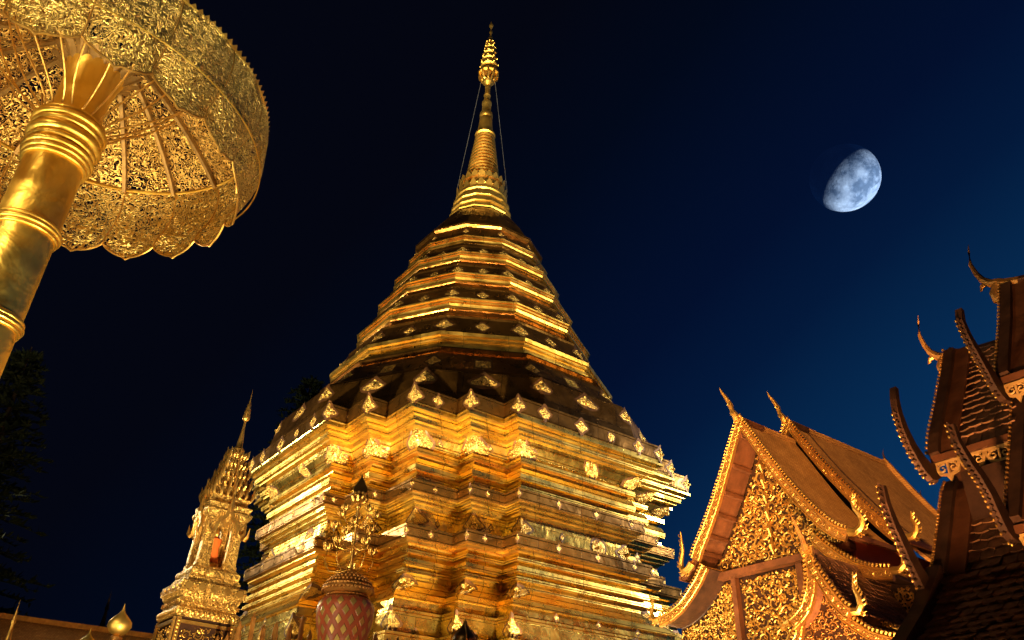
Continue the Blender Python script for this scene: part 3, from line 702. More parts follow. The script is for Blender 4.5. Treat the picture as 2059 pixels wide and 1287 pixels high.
# ================================================================ urn with a lotus lamp tree
def build_urn():
    b = Vector((-1.43, 7.87, 0)); root = thing('lamp_urn', 'red and gold lozenge patterned urn standing on the fence pillar', 'urn', b + Vector((0, 0, 2.62)), PHI)
    z0 = 2.62
    mb = MB(); mb.lathe([(.10, 0), (.13, .03), (.11, .07), (.15, .16), (.20, .30), (.235, .42), (.258, .54), (.262, .61), (.25, .66), (.215, .70), (.17, .715)], 36); mb.build('urn_body', 'urn', root, True)
    mb = MB(); mb.lathe([(.17, .70), (.205, .715), (.19, .73), (.175, .74), (.20, .755), (.235, .79), (.232, .80), (.222, .805), (.228, .82), (.215, .83), (.20, .835), (.17, .88), (.12, .92), (.05, .95), (.03, .96)], 36)
    for rr, zz_, n_, s_ in ((.232, .775, 40, .014), (.225, .81, 44, .011), (.20, .85, 34, .013), (.165, .885, 28, .013), (.12, .915, 20, .012), (.19, .722, 34, .012)):
        for k in range(n_): a = 2 * math.pi * k / n_; mb.blob((rr * math.cos(a), rr * math.sin(a), zz_), s_, 5, 3)
    mb.build('urn_lid', 'giltdark', root, True)
    r2 = thing('lamp_tree', 'slender gold candelabrum of lotus buds rising from the red and gold urn', 'candelabrum', b + Vector((0, 0, 3.57)), PHI)
    mb = MB(); mb.lathe([(.03, 0), (.035, .02), (.014, .04), (.012, .22), (.022, .24), (.013, .26), (.013, .42), (.024, .445), (.013, .47), (.014, .60), (.028, .62), (.018, .64), (.024, .66), (.03, .68)], 12); mb.build('stem', 'gilt', r2, True)
    def bud(mb, p, s):
        p = Vector(p); mb.lathe([(.004 * s, 0), (.018 * s, .012 * s), (.026 * s, .03 * s), (.024 * s, .048 * s), (.010 * s, .066 * s), (.001, .085 * s)], 8, (p.x, p.y), zo=p.z)
        for k in range(6):
            a = k * math.pi / 3; d = Vector((math.cos(a), math.sin(a), 0)); mb.tube([p + d * .01 * s, p + d * .036 * s + Vector((0, 0, .02 * s)), p + d * .040 * s + Vector((0, 0, .05 * s)), p + d * .030 * s + Vector((0, 0, .072 * s))], [.006 * s, .009 * s, .007 * s, .001], 4)
    for zb, n_, L_, up, s_ in ((.03, 5, .25, .17, 1.0), (.23, 5, .19, .16, .95), (.45, 5, .19, .10, .95)):
        for k in range(n_):
            a = 2 * math.pi * k / n_ + zb * 3; d = Vector((math.cos(a), math.sin(a), 0))
            L2 = L_ * random.uniform(.8, 1.1); u2 = up * random.uniform(.8, 1.15)
            pts = [d * .012 + Vector((0, 0, zb)), d * L2 * .4 + Vector((0, 0, zb - .03)), d * L2 * .8 + Vector((0, 0, zb - .015)), d * L2 + Vector((0, 0, zb + u2 * .45)), d * L2 * .95 + Vector((0, 0, zb + u2))]
            mb = MB(); mb.tube(pts, [.007, .0065, .006, .0055, .005], 6); bud(mb, pts[-1], s_)
            spiral(mb, d * L2 * .45 + Vector((0, 0, zb + .005)), d, (0, 0, 1), d.cross(Vector((0, 0, 1))), .028, .004, 1.1, 3, 1, 8, False)
            mb.build('lamp_arm', 'gilt', r2, True)
    mb = MB()                               # crowning open lotus with a flame-shaped mirror
    for k in range(9):
        a = 2 * math.pi * k / 9; d = Vector((math.cos(a), math.sin(a), 0)); mb.tube([d * .015 + Vector((0, 0, .66)), d * .06 + Vector((0, 0, .675)), d * .082 + Vector((0, 0, .71)), d * .078 + Vector((0, 0, .745))], [.010, .018, .016, .003], 5); mb.blob(d * .058 + Vector((0, 0, .75)), .017, 6, 4)
    mb.blob((0, 0, .70), .03, 8, 5)
    mb.build('lotus_cup', 'gilt', r2, True)
    t = [(0, .735), (.045, .75), (.066, .785), (.060, .82), (.030, .87), (.010, .91), (0, .95)]
    mb = MB(); o1 = [(x, z) for x, z in t] + [(-x, z) for x, z in reversed(t[1:-1])]
    dv = Vector((.59, -.0, 0)); wx = Vector((math.cos(R(-40) - PHI), math.sin(R(-40) - PHI), 0)); wx = Vector((1, 0, 0)); wx.rotate(Matrix.Rotation(-PHI + R(10), 3, 'Z')); nn = wx.cross(Vector((0, 0, 1)))
    mb.loft([[wx * x + Vector((0, 0, z)) + nn * .008 for x, z in o1], [wx * x + Vector((0, 0, z)) - nn * .008 for x, z in o1]], True, True, True); pl = mb.build('flame_plate', 'iron', r2)
    mb = MB(); mb.tube([wx * x * 1.08 + Vector((0, 0, z)) for x, z in o1 + [o1[0]]], .008, 5); mb.build('plate_rim', 'gilt', pl, True)
build_urn()
def pillar(loc, top, w_, name='fence_pillar', label='', cat='pillar'):
    r = thing(name, label, cat, (loc[0], loc[1], 0), PHI)
    MB().box((-w_, -w_, 0), (w_, w_, top - .12)).build('shaft', 'back', r)
    MB().loft([[(x * h, y * h, z) for x, y in ((1, -1), (1, 1), (-1, 1), (-1, -1))] for h, z in ((w_ * 1.0, top - .12), (w_ * 1.25, top - .08), (w_ * 1.25, top - .03), (w_ * .9, top))], True, True, True).build('capital', 'giltdark', r)
    return r
pillar((-1.43, 7.87), 2.62, .16, label='square fence pillar carrying the red and gold urn')
# ---------------------------------------------------------------- spear fence
def build_fence():
    tips = [(-2.62, 8.13, 3.03, 1), (-2.535, 8.135, 3.05, 1), (-2.442, 8.142, 3.168, 1), (-2.333, 8.173, 3.24, 0), (-2.232, 8.20, 3.15, 0), (-2.127, 8.23, 3.19, 1), (-2.003, 8.261, 3.175, 0), (-1.90, 8.285, 3.257, 0), (-1.815, 8.30, 3.135, 1), (-1.705, 8.327, 3.258, 1), (-1.60, 8.345, 3.205, 0), (-1.485, 8.365, 3.18, 0), (-1.385, 8.385, 3.15, 1), (-1.30, 8.40, 3.18, 0), (-1.213, 8.413, 3.155, 1), (-1.10, 8.42, 3.10, 0), (-1.0, 8.43, 3.12, 1), (-.906, 8.452, 3.075, 0), (-.80, 8.46, 3.06, 1), (-.70, 8.47, 3.08, 0), (-.58, 8.48, 3.05, 1), (-.47, 8.49, 3.06, 0)]
    r = thing('spear_fence', 'row of gilded spear topped fence bars in front of the red urn and stupa base', 'fence', (-1.43, 8.35, 0))
    for x, y, z, kind in tips:
        mb = MB(); x0, y0 = x + 1.43, y - 8.35
        if kind:
            mb.lathe([(.016, 0), (.016, z - .42), (.030, z - .40), (.022, z - .37), (.030, z - .34), (.036, z - .26), (.030, z - .14), (.022, z - .10), (.024, z - .07), (.012, z - .03), (.001, z)], 8, (x0, y0))
            for k in range(7): mb.blob((x0, y0, z - .36 + k * .042), (.036 - k * .002, .036 - k * .002, .014), 8, 3)
            mb.build('fence_spear', 'giltdark', r, True)
        else:
            mb.loft([[(x0 + a * h, y0 + b * h, zz_) for a, b in ((1, 0), (0, 1), (-1, 0), (0, -1))] for h, zz_ in ((.022, 0), (.022, z - .05), (.026, z - .045), (.001, z))], True, True, True); mb.build('fence_spear', 'giltdark', r)
    for z in (.4, 1.6, 2.75):
        MB().tube([(-1.3, -.24, z), (0, -.03, z), (1.0, .13, z)], .022, 6).build('fence_rail', 'giltdark', r)
build_fence()
def onion(name, label, loc, s, mat, cat='finial', group=None, openw=False):
    r = thing(name, label, cat, (loc[0], loc[1], 0), PHI, group)
    tip = loc[2]; z0 = tip - .27 * s
    MB().lathe([(.05, 0), (.05, z0 - .10), (.07, z0 - .08), (.05, z0 - .05), (.055, z0 - .02), (.03, z0)], 12).build('post', 'giltdark', r, True)
    mb = MB(); mb.lathe([(.03 * s, z0 - .005), (.075 * s, z0 + .025 * s), (.102 * s, z0 + .07 * s), (.098 * s, z0 + .11 * s), (.065 * s, z0 + .15 * s), (.032 * s, z0 + .18 * s), (.014 * s, z0 + .21 * s), (.006 * s, z0 + .24 * s), (.001, tip)], 20)
    b = mb.build('bud', mat, r, True)
    if openw:
        mb = MB()
        for k in range(4):
            a = math.pi / 2 * k - PHI + .2; d = Vector((math.cos(a), math.sin(a), 0)); mb.tube([d * rr * s * 1.06 + Vector((0, 0, z0 + zz_ * s)) for rr, zz_ in ((.03, 0), (.078, .025), (.106, .07), (.100, .11), (.068, .15), (.034, .18), (.014, .21), (.006, .24))], .008, 5)
        mb.build('bud_edge', 'gilt', b, True)
onion('lotus_bud_finial', 'dark bronze lotus bud finial with bright edges in front of the gold base wall', (-.368, 8.492, 3.325), 1.15, 'iron', openw=True)
onion('lotus_bud_finial', 'polished gold onion shaped finial just left of the shrine pedestal', (-3.40, 7.80, 3.215), 1.0, 'spire')
onion('lotus_bud_finial', 'small gold bud finial with only its tip showing above the frame edge', (-3.62, 7.75, 2.99), .8, 'spire')
onion('lotus_bud_finial', 'smallest gold bud tip between the tiny spire and the other buds', (-3.83, 7.62, 2.86), .6, 'spire')
def little_spire(name, label, loc, s, mat, flames=True):
    r = thing(name, label, 'spire', (loc[0], loc[1], 0), PHI); t = loc[2]
    MB().lathe([(.16 * s, 0), (.16 * s, t - 1.15 * s), (.20 * s, t - 1.12 * s), (.20 * s, t - 1.0 * s), (.12 * s, t - .95 * s)], 8).build('plinth', 'giltdark', r)
    MB().lathe([(.13 * s, t - .96 * s), (.10 * s, t - .78 * s), (.11 * s, t - .74 * s), (.06 * s, t - .62 * s), (.035 * s, t - .5 * s), (.018 * s, t - .32 * s), (.03 * s, t - .30 * s), (.03 * s, t - .27 * s), (.02 * s, t - .26 * s), (.024 * s, t - .22 * s), (.014 * s, t - .2 * s), (.016 * s, t - .16 * s), (.006 * s, t - .12 * s), (.001, t)], 10).build('spire', mat, r, True)
    if flames:
        mb = MB()
        for k in range(3):
            for j in range(8):
                a = math.pi / 4 * j + k; d = Vector((math.cos(a), math.sin(a), 0)); q = d * (.15 - k * .03) * s + Vector((0, 0, t - (1.0 - k * .13) * s)); mb.tube([q, q + d * .03 * s + Vector((0, 0, .08 * s)), q + d * .02 * s + Vector((0, 0, .17 * s))], [.02 * s, .024 * s, .001], 4)
        mb.build('flame_antefix', mat, r, True)
little_spire('miniature_spire', 'tiny gilded spire with flame leaves at the bottom left corner', (-4.02, 7.22, 3.10), .62, 'gilt')
little_spire('distant_spire', 'dim thin spire rising far away above the cloister roof', (-10.36, 22.75, 6.66), 1.7, 'bark', False)
# ================================================================ cloister along the far left
def build_cloister():
    o = uv(-21.86, -2.0); r = thing('cloister', 'long low cloister with a plain brown tiled roof at the bottom left', 'building', (o.x, o.y, 0), PHI)
    y0, y1 = -9, 7.5
    mb = MB(); mb.loft([[(0, y, 5.20), (1.4, y, 4.35), (2.6, y, 3.75), (2.6, y, 3.68), (0, y, 5.0), (-2.6, y, 3.68), (-2.6, y, 3.75), (-1.4, y, 4.35)] for y in (y0, y1)], True, True, True); mb.build('roof', 'roof', r)
    MB().box((-.07, y0 - .05, 5.15), (.07, y1 + .05, 5.27)).build('ridge_cap', 'giltdark', r)
    MB().box((-1.9, y0 + .1, 0), (1.9, y1 - .1, 3.9)).build('wall', 'plaster', r)
build_cloister()
# ================================================================ hall with the carved gable
def interp(pts, n):
    out = []; L = [0]
    for a, b in zip(pts, pts[1:]): L.append(L[-1] + math.dist(a, b))
    for i in range(n + 1):
        t = L[-1] * i / n
        for k in range(len(pts) - 1):
            if L[k + 1] >= t - 1e-9:
                f = (t - L[k]) / max(1e-9, L[k + 1] - L[k]); out.append(tuple(a + (b - a) * f for a, b in zip(pts[k], pts[k + 1]))); break
    return out
RC = [(0, 6.957), (.21, 6.60), (.36, 6.32), (.531, 6.02), (.67, 5.78), (.821, 5.556), (.95, 5.37), (1.076, 5.21), (1.20, 5.07), (1.33, 4.961), (1.45, 4.90)]
def barge(parent, pts, y, w0, w1, hook, beads=True, mat='giltdark', bm='gilt', th=.05, name='bargeboard', bstep=.05, bs=1.0):
    P = interp(pts, 30); n = len(P); sg = 1 if pts[-1][0] > pts[0][0] else -1
    W = [w0 + (w1 - w0) * (i / (n - 1)) for i in range(n)]
    mb = MB(); mb.ribbon([(x, y, z) for x, z in P], W, (0, 1, 0), th, bias=(-.5 if sg < 0 else .5))
    b = mb.build(name, mat, parent)
    det = MB(); Q = interp(pts, max(6, int(sum(math.dist(a, c) for a, c in zip(pts, pts[1:])) / bstep)))
    for i in range(len(Q) - 1):
        a, c = Q[i], Q[i + 1]; t = Vector((c[0] - a[0], c[1] - a[1])).normalized(); nx, nz = (-t.y, t.x) if sg > 0 else (t.y, -t.x)
        f = i / len(Q); wv = w0 + (w1 - w0) * f
        if beads:                          # leaf cresting
            x, z = a[0] + nx * .006, a[1] + nz * .006
            det.tube([(x, y - th * .3, z), (x + nx * .030 * bs + t.x * .01, y - th * .5, z + nz * .030 * bs + t.y * .01), (x + nx * .045 * bs - t.x * .012, y - th * .4, z + nz * .045 * bs - t.y * .012)], [.014 * bs, .020 * bs, .006 * bs], 5)
        cx, cz = a[0] - nx * wv * .5, a[1] - nz * wv * .5
        spiral(det, (cx, y - th / 2, cz), (1, 0, 0), (0, 0, 1), (0, -1, 0), wv * .30, .008, 1.1, i * 1.3, 1 if i % 2 else -1, 8, False)
        for e in (.08, .92): det.tube([(a[0] - nx * wv * e, y - th / 2 - .004, a[1] - nz * wv * e), (c[0] - nx * wv * e, y - th / 2 - .004, c[1] - nz * wv * e)], .009, 4, False)
    det.build('barge_carving', bm, b, True)
    if hook:
        H = [Vector((x, y, z)) for x, z in hook]; mb = MB(); n = len(H)
        mb.tube(H, [w1 * (.36 - .30 * (i / (n - 1)) ** 1.2) for i in range(n)], 7)
        for i in range(1, n - 1):
            t = (H[i + 1] - H[i - 1]).normalized(); s_ = Vector((-t.z, 0, t.x)) * (-sg)
            for q in (0, .5):
                p = H[i] * (1 - q) + H[i + 1] * q; r_ = w1 * .3 * (1 - i / n); mb.tube([p + s_ * r_ * .7, p + s_ * (r_ + .03) + t * .02, p + s_ * (r_ + .035) + t * .055], [.014, .012, .002], 5)
        mb.build('naga_finial', bm, parent, True)
    return b
def mir(p): return [(-x, z) for x, z in p]
def chofa(parent, x, y, z, s=1.0, mat='gilt'):
    mb = MB(); mb.tube([(x, y, z - .04), (x - .02 * s, y - .02, z + .06 * s), (x - .06 * s, y - .03, z + .14 * s), (x - .075 * s, y - .03, z + .24 * s), (x - .12 * s, y - .05, z + .36 * s), (x - .17 * s, y - .08, z + .47 * s), (x - .19 * s, y - .10, z + .56 * s)], [.055 * s, .05 * s, .034 * s, .040 * s, .030 * s, .020 * s, .003], 8)
    mb.blob((x - .03 * s, y - .07 * s, z + .07 * s), .04 * s, 6, 4); mb.blob((x - .08 * s, y - .06 * s, z + .24 * s), (.03 * s, .04 * s, .03 * s), 6, 4)
    return mb.build('chofa', mat, parent, True)
def roofskin(parent, prof, y0, y1, th=.05, mat='roof', name='roof_slope', step=24):
    P = interp(prof, step); mb = MB()
    mb.ribbon([(x, (y0 + y1) / 2, z) for x, z in P], th, (0, 1, 0), y1 - y0); return mb.build(name, mat, parent)
def off(pts, d):
    out = []
    for i, p in enumerate(pts):
        a = pts[max(0, i - 1)]; b = pts[min(len(pts) - 1, i + 1)]; t = Vector((b[0] - a[0], b[1] - a[1])).normalized(); sg = 1 if pts[-1][0] > pts[0][0] else -1
        out.append((p[0] + t.y * d * sg, p[1] - t.x * d * sg))
    return out
def build_hall():
    o = uv(-7.2, -9.6); root = thing('carved_gable_hall', 'temple hall with gilded scroll carved gable and two orange brown stepped roofs', 'temple hall', (o.x, o.y, 0), PHI)
    hk = [(1.45, 4.86), (1.55, 4.84), (1.62, 4.88), (1.655, 4.96), (1.63, 5.05), (1.575, 5.13), (1.56, 5.22), (1.59, 5.33)]
    hl = [(1.16, 4.99), (1.26, 4.91), (1.35, 4.91), (1.39, 4.98), (1.37, 5.08), (1.33, 5.20), (1.335, 5.34), (1.345, 5.50)]
    RL = [p for p in RC if p[0] < 1.1] + [(1.16, 5.06)]
    barge(root, RC, 0, .10, .17, hk); barge(root, mir(RL), 0, .10, .17, mir(hl))
    chofa(root, -.02, -.02, 6.93)
    roofskin(root, off(RC, .05), .03, 1.30); roofskin(root, off(mir(RC), .05), .03, 1.30)
    MB().box((-.05, .02, 6.83), (.05, 1.28, 6.93)).build('ridge', 'roof', root)
    # soffit purlins under the left verge
    for k, f in enumerate((.10, .28, .44, .58, .70, .80, .90)):
        P = interp(off(RC, .13), 100)[int(f * 100)]
        for sg in (-1, 1): MB().box((sg * P[0] - .03, .03, P[1] - .03), (sg * P[0] + .03, .5, P[1] + .03)).build('purlin', 'wood', root)
    for sg in (-1, 1):
        mb = MB(); mb.ribbon([(sg * x, .24, z) for x, z in interp(off(RC, .10), 20)], .03, (0, 1, 0), .44); mb.build('soffit', 'wood', root)
    # carved gable panel
    G = off(RC, .17); zb = 4.86
    def halfw(z):
        for (x0, z0), (x1, z1) in zip(G, G[1:]):
            if z0 >= z >= z1: return x0 + (x1 - x0) * (z0 - z) / (z0 - z1)
        return 0 if z > G[0][1] else 1.2
    zt = 6.62
    mb = MB(); zs = [zb + (zt - zb) * i / 20 for i in range(21)]
    mb.loft([[(-halfw(z), .42, z), (halfw(z), .42, z)] for z in zs], False); gp = mb.build('gable_panel', 'back', root)
    mb = MB(); scroll_field(mb, lambda x, z, r: zb + .02 < z - r * .8 and abs(x) + r * .8 < halfw(z + r * .3) - .02, -1.2, 1.2, zb, zt, .42, .115, .0165, 360, 3)
    for k in range(6):                     # central stem with paired leaves
        mb.tube([(0, .39, zb + .1 + k * .24), (.0, .36, zb + .22 + k * .24), (0, .39, zb + .34 + k * .24)], [.012, .035, .008], 6)
    mb.build('gable_carving', 'gilt', gp, True)
    MB().box((-1.02, .30, 4.76), (1.24, .44, 4.855)).build('tie_beam', 'wood', root)
    # lower wall of the gable end, carved in two bays
    MB().add([(-1.0, .46, 0), (1.12, .46, 0), (1.12, .46, 4.76), (-1.0, .46, 4.76)], [(0, 1, 2, 3)]).build('front_wall', 'back', root)
    for xa_, xb_ in ((-.78, -.70), (.34, .44), (1.04, 1.14)): MB().box((xa_, .36, 0), (xb_, .455, 4.76)).build('front_post', 'wood', root)
    mb = MB(); scroll_field(mb, lambda x, z, r: 3.75 < z - r and z + r < 4.74 and abs(x + .18) + r < .50, -.7, .34, 3.75, 4.75, .455, .12, .0145, 90, 5); mb.build('bay_carving', 'gilt', root, True)
    mb = MB(); scroll_field(mb, lambda x, z, r: 3.75 < z - r and z + r < 4.74 and abs(x - .74) + r < .29, .44, 1.04, 3.75, 4.75, .455, .10, .0135, 70, 6); mb.build('bay_carving', 'gilt', root, True)
    mb = MB(); scroll_field(mb, lambda x, z, r: 3.6 < z - r and z + r < 4.72 and abs(x + .90) + r < .13, -1.02, -.78, 3.6, 4.75, .455, .07, .012, 50, 8); mb.build('bay_carving', 'gilt', root, True)
    # lower skirt roof and its bargeboards
    SK = [(.98, 4.93), (1.12, 4.76), (1.30, 4.60), (1.49, 4.46), (1.70, 4.37), (1.92, 4.33)]
    hk2 = [(1.90, 4.30), (2.0, 4.29), (2.06, 4.34), (2.07, 4.43), (2.03, 4.52), (2.02, 4.62)]
    barge(root, SK, .02, .12, .15, hk2); barge(root, mir(SK), .02, .12, .15, mir(hk2))
    for sg in (-1, 1):
        q = [(sg * x, z) for x, z in off(SK, .04)]; roofskin(root, q, .06, 1.7, .04)
        mb = MB(); mb.ribbon([(sg * x, .87, z) for x, z in interp(off(SK, .09), 12)], .03, (0, 1, 0), 1.66); mb.build('soffit', 'darkwood', root)
        MB().box((sg * 1.16 - .03, .5, 4.55), (sg * 1.16 + .03, 4.0, 4.98)).build('eave_wall', 'red', root)
        MB().box((sg * 1.47 - .02, .05, 4.80), (sg * 1.47 + .02, 1.28, 4.86)).build('fascia', 'wood', root)
    for sg in (-1, 1):                     # carved infill below the skirt roof
        q = off(SK, .12); top = [(sg * x, .47, z) for x, z in q]; n_ = len(top)
        mb = MB(); mb.loft([[(x, y, 3.2), (x, y, z)] for x, y, z in top], False); nf = len(mb.f)
        def fz(ax):
            for (a0, b0), (a1, b1) in zip(q, q[1:]):
                if a0 <= ax <= a1: return b0 + (b1 - b0) * (ax - a0) / (a1 - a0)
            return 0
        scroll_field(mb, lambda x, z, r: z + r * .7 < fz(abs(x)) - .02 and z - r > 3.3, sg * 1.02 if sg > 0 else -1.86, 1.86 if sg > 0 else -1.02, 3.6, 4.75, .465, .085, .0135, 80, 21 + sg)
        two(mb.build('skirt_panel', 'back', root), nf, 'gilt')
    # second, taller roof behind
    R2 = [(0, 7.27), (.10, 7.10), (.224, 6.88), (.40, 6.58), (.58, 6.29), (.80, 5.97), (1.0, 5.68), (1.2, 5.42), (1.38, 5.20), (1.53, 5.06)]
    y2 = 1.214
    barge(root, R2, y2, .09, .17, [(1.53, 5.02), (1.62, 5.01), (1.68, 5.06), (1.70, 5.15), (1.66, 5.24), (1.67, 5.34)], bstep=.055); barge(root, mir(R2), y2, .09, .17, None)
    chofa(root, -.02, y2 - .02, 7.25)
    for sg in (-1, 1):
        q = [(sg * x, z) for x, z in off(R2, .05)]; roofskin(root, q, y2 + .03, 3.93)
        mb = MB(); mb.ribbon([(sg * x, y2 + .22, z) for x, z in interp(off(R2, .11), 20)], .03, (0, 1, 0), .4); mb.build('soffit', 'darkwood', root)
        roofskin(root, [(sg * 1.36, 5.02), (sg * 1.55, 4.80), (sg * 1.8, 4.62), (sg * 2.05, 4.52)], 1.6, 3.9, .04)
        MB().box((sg * 1.53 - .02, y2 + .05, 4.95), (sg * 1.53 + .02, 3.93, 5.02)).build('fascia', 'wood', root)
        R3 = [(0, 6.72), (.2, 6.4), (.55, 5.9), (.95, 5.4), (1.35, 5.0)]
        roofskin(root, [(sg * x, z) for x, z in R3], 3.9, 4.95)
        MB().ribbon([(sg * x, 3.95, z + .02) for x, z in R2], .07, (0, 1, 0), .07).build('verge', 'roof', root)
    MB().add([(x, y2 + .42, z) for x, z in mir(R2)[::-1]] + [(x, y2 + .42, z) for x, z in R2[1:]], [tuple(range(2 * len(R2) - 1))]).build('rear_gable', 'darkwood', root)
    MB().box((-.05, y2 + .03, 7.15), (.05, 3.95, 7.24)).build('ridge', 'roof', root)
    for y, z, s_ in ((3.95, 7.22, .32), (4.95, 6.72, .30)):
        mb = MB(); mb.tube([(0, y - .06, z - .06), (0, y, z + .04), (0, y + .03, z + .30 * s_), (0, y + .01, z + .62 * s_), (0, y + .06, z + .9 * s_)], [.05, .04, .022, .012, .002], 6); mb.build('ridge_finial', 'darkwood', root, True)
    MB().box((-1.12, .6, 0), (1.12, 4.8, 4.6)).build('side_wall', 'wood', root)
    # porch roof on the near side, dark tiles
    x0 = 1.464; y0 = -1.0; PR = [(0, 4.478), (.06, 4.32), (.14, 4.16), (.22, 4.02), (.326, 3.84), (.40, 3.75), (.46, 3.71)]
    PL = [(0, 4.478), (-.015, 4.30), (-.035, 4.12), (-.08, 3.98), (-.16, 3.84), (-.26, 3.76), (-.36, 3.71)]
    t_ = lambda L: [(x + x0, z) for x, z in L]
    barge(root, t_(PR), y0, .09, .14, t_([(.45, 3.68), (.52, 3.67), (.56, 3.73), (.55, 3.82), (.52, 3.90), (.52, 3.98), (.535, 4.09)]), mat='giltdark'); barge(root, t_(PL), y0, .09, .14, t_([(-.36, 3.69), (-.43, 3.68), (-.47, 3.73)]))
    mb = MB(); mb.tube([(x0 + .01, y0 - .02, 4.42), (x0 - .01, y0 - .03, 4.56), (x0 - .04, y0 - .04, 4.66), (x0 - .07, y0 - .05, 4.78), (x0 - .10, y0 - .07, 4.87)], [.05, .035, .028, .016, .003], 7); mb.build('chofa', 'giltdark', root, True)
    PR2 = [(.30, 3.70), (.44, 3.58), (.60, 3.46), (.80, 3.38), (1.0, 3.34)]
    barge(root, t_(PR2), y0 + .05, .08, .12, t_([(1.0, 3.31), (1.07, 3.32), (1.10, 3.38), (1.07, 3.46), (1.08, 3.56)]))
    barge(root, [(x0 - .28, 3.70), (x0 - .34, 3.55), (x0 - .45, 3.42), (x0 - .6, 3.32)], y0 + .05, .08, .12, None)
    tiles(root, [(x0 + x, z - .05) for x, z in PR], y0 + .06, 2.2, 'porch_roof', .075, .07)
    tiles(root, [(x0 + x, z - .05) for x, z in PR2], y0 + .1, 2.2, 'porch_roof', .075, .07)
    roofskin(root, [(x0 + x, z - .05) for x, z in PL], y0 + .06, 1.6, .04, 'tile', 'porch_roof')
    mb = MB(); mb.loft([[(x0 - .34, y0 + .25, 3.4), (x0 + .40, y0 + .25, 3.4)], [(x0 - .25, y0 + .25, 3.75), (x0 + .33, y0 + .25, 3.75)], [(x0 - .02, y0 + .25, 4.3), (x0 + .03, y0 + .25, 4.3)]], False); nf = len(mb.f); scroll_field(mb, lambda x, z, r: 3.2 < z - r and abs(x - x0 - .03) + r < .42 * (4.45 - z) / .9 + .02, x0 - .4, x0 + .5, 3.2, 4.3, y0 + .25, .07, .011, 60, 9); two(mb.build('porch_gable', 'back', root), nf, 'giltdark')
    MB().box((x0 - .3, y0 + .3, 0), (x0 + .32, 2.0, 3.5)).build('porch_wall', 'darkwood', root)
def tiles(parent, prof, y0, y1, name, tw, tl, mat='tile', axis='y', sgn=1):
    # prof: curve of the slope (down), tiles laid across the other axis
    L = sum(math.dist(a, b) for a, b in zip(prof, prof[1:])); rows = max(2, int(L / tl)); P = interp(prof, rows)
    mb = MB(); n = int((y1 - y0) / tw)
    def pt(a, p, lift, nx, nz):
        s_, z = p[0] + nx * lift, p[1] + nz * lift
        return (s_, a, z) if axis == 'y' else (a, s_, z)
    for i in range(rows):
        a, b = P[i], P[i + 1]; t = Vector((b[0] - a[0], b[1] - a[1])).normalized(); nx, nz = (-t.y, t.x) if t.x > 0 else (t.y, -t.x)
        bb = (b[0] + t.x * tl * .25, b[1] + t.y * tl * .25)
        for j in range(n):
            u0 = y0 + (j + (.5 if i % 2 else 0)) * tw + random.uniform(-.002, .002); u1 = u0 + tw * .93; l = random.uniform(.022, .038) * (tl / .082); th = .018
            um = (u0 + u1) / 2; tip = (b[0] + t.x * tl * .42, b[1] + t.y * tl * .42)
            v = [pt(u0, a, .004, nx, nz), pt(u1, a, .004, nx, nz), pt(u1, bb, l, nx, nz), pt(um, tip, l, nx, nz), pt(u0, bb, l, nx, nz),
                 pt(u0, bb, l - th, nx, nz), pt(um, tip, l - th, nx, nz), pt(u1, bb, l - th, nx, nz)]
            mb.add(v, [(0, 1, 2, 3, 4), (4, 3, 6, 5), (3, 2, 7, 6), (0, 4, 5), (1, 7, 2)])
    k = len(mb.v); Pd = P
    for i in range(rows):
        a, b = Pd[i], Pd[i + 1]
        q = [(a[0], y0, a[1]), (a[0], y1, a[1]), (b[0], y1, b[1]), (b[0], y0, b[1])] if axis == 'y' else [(y0, a[0], a[1]), (y1, a[0], a[1]), (y1, b[0], b[1]), (y0, b[0], b[1])]
        mb.add(q, [(0, 1, 2, 3)])
    return mb.build(name, mat, parent)
build_hall()
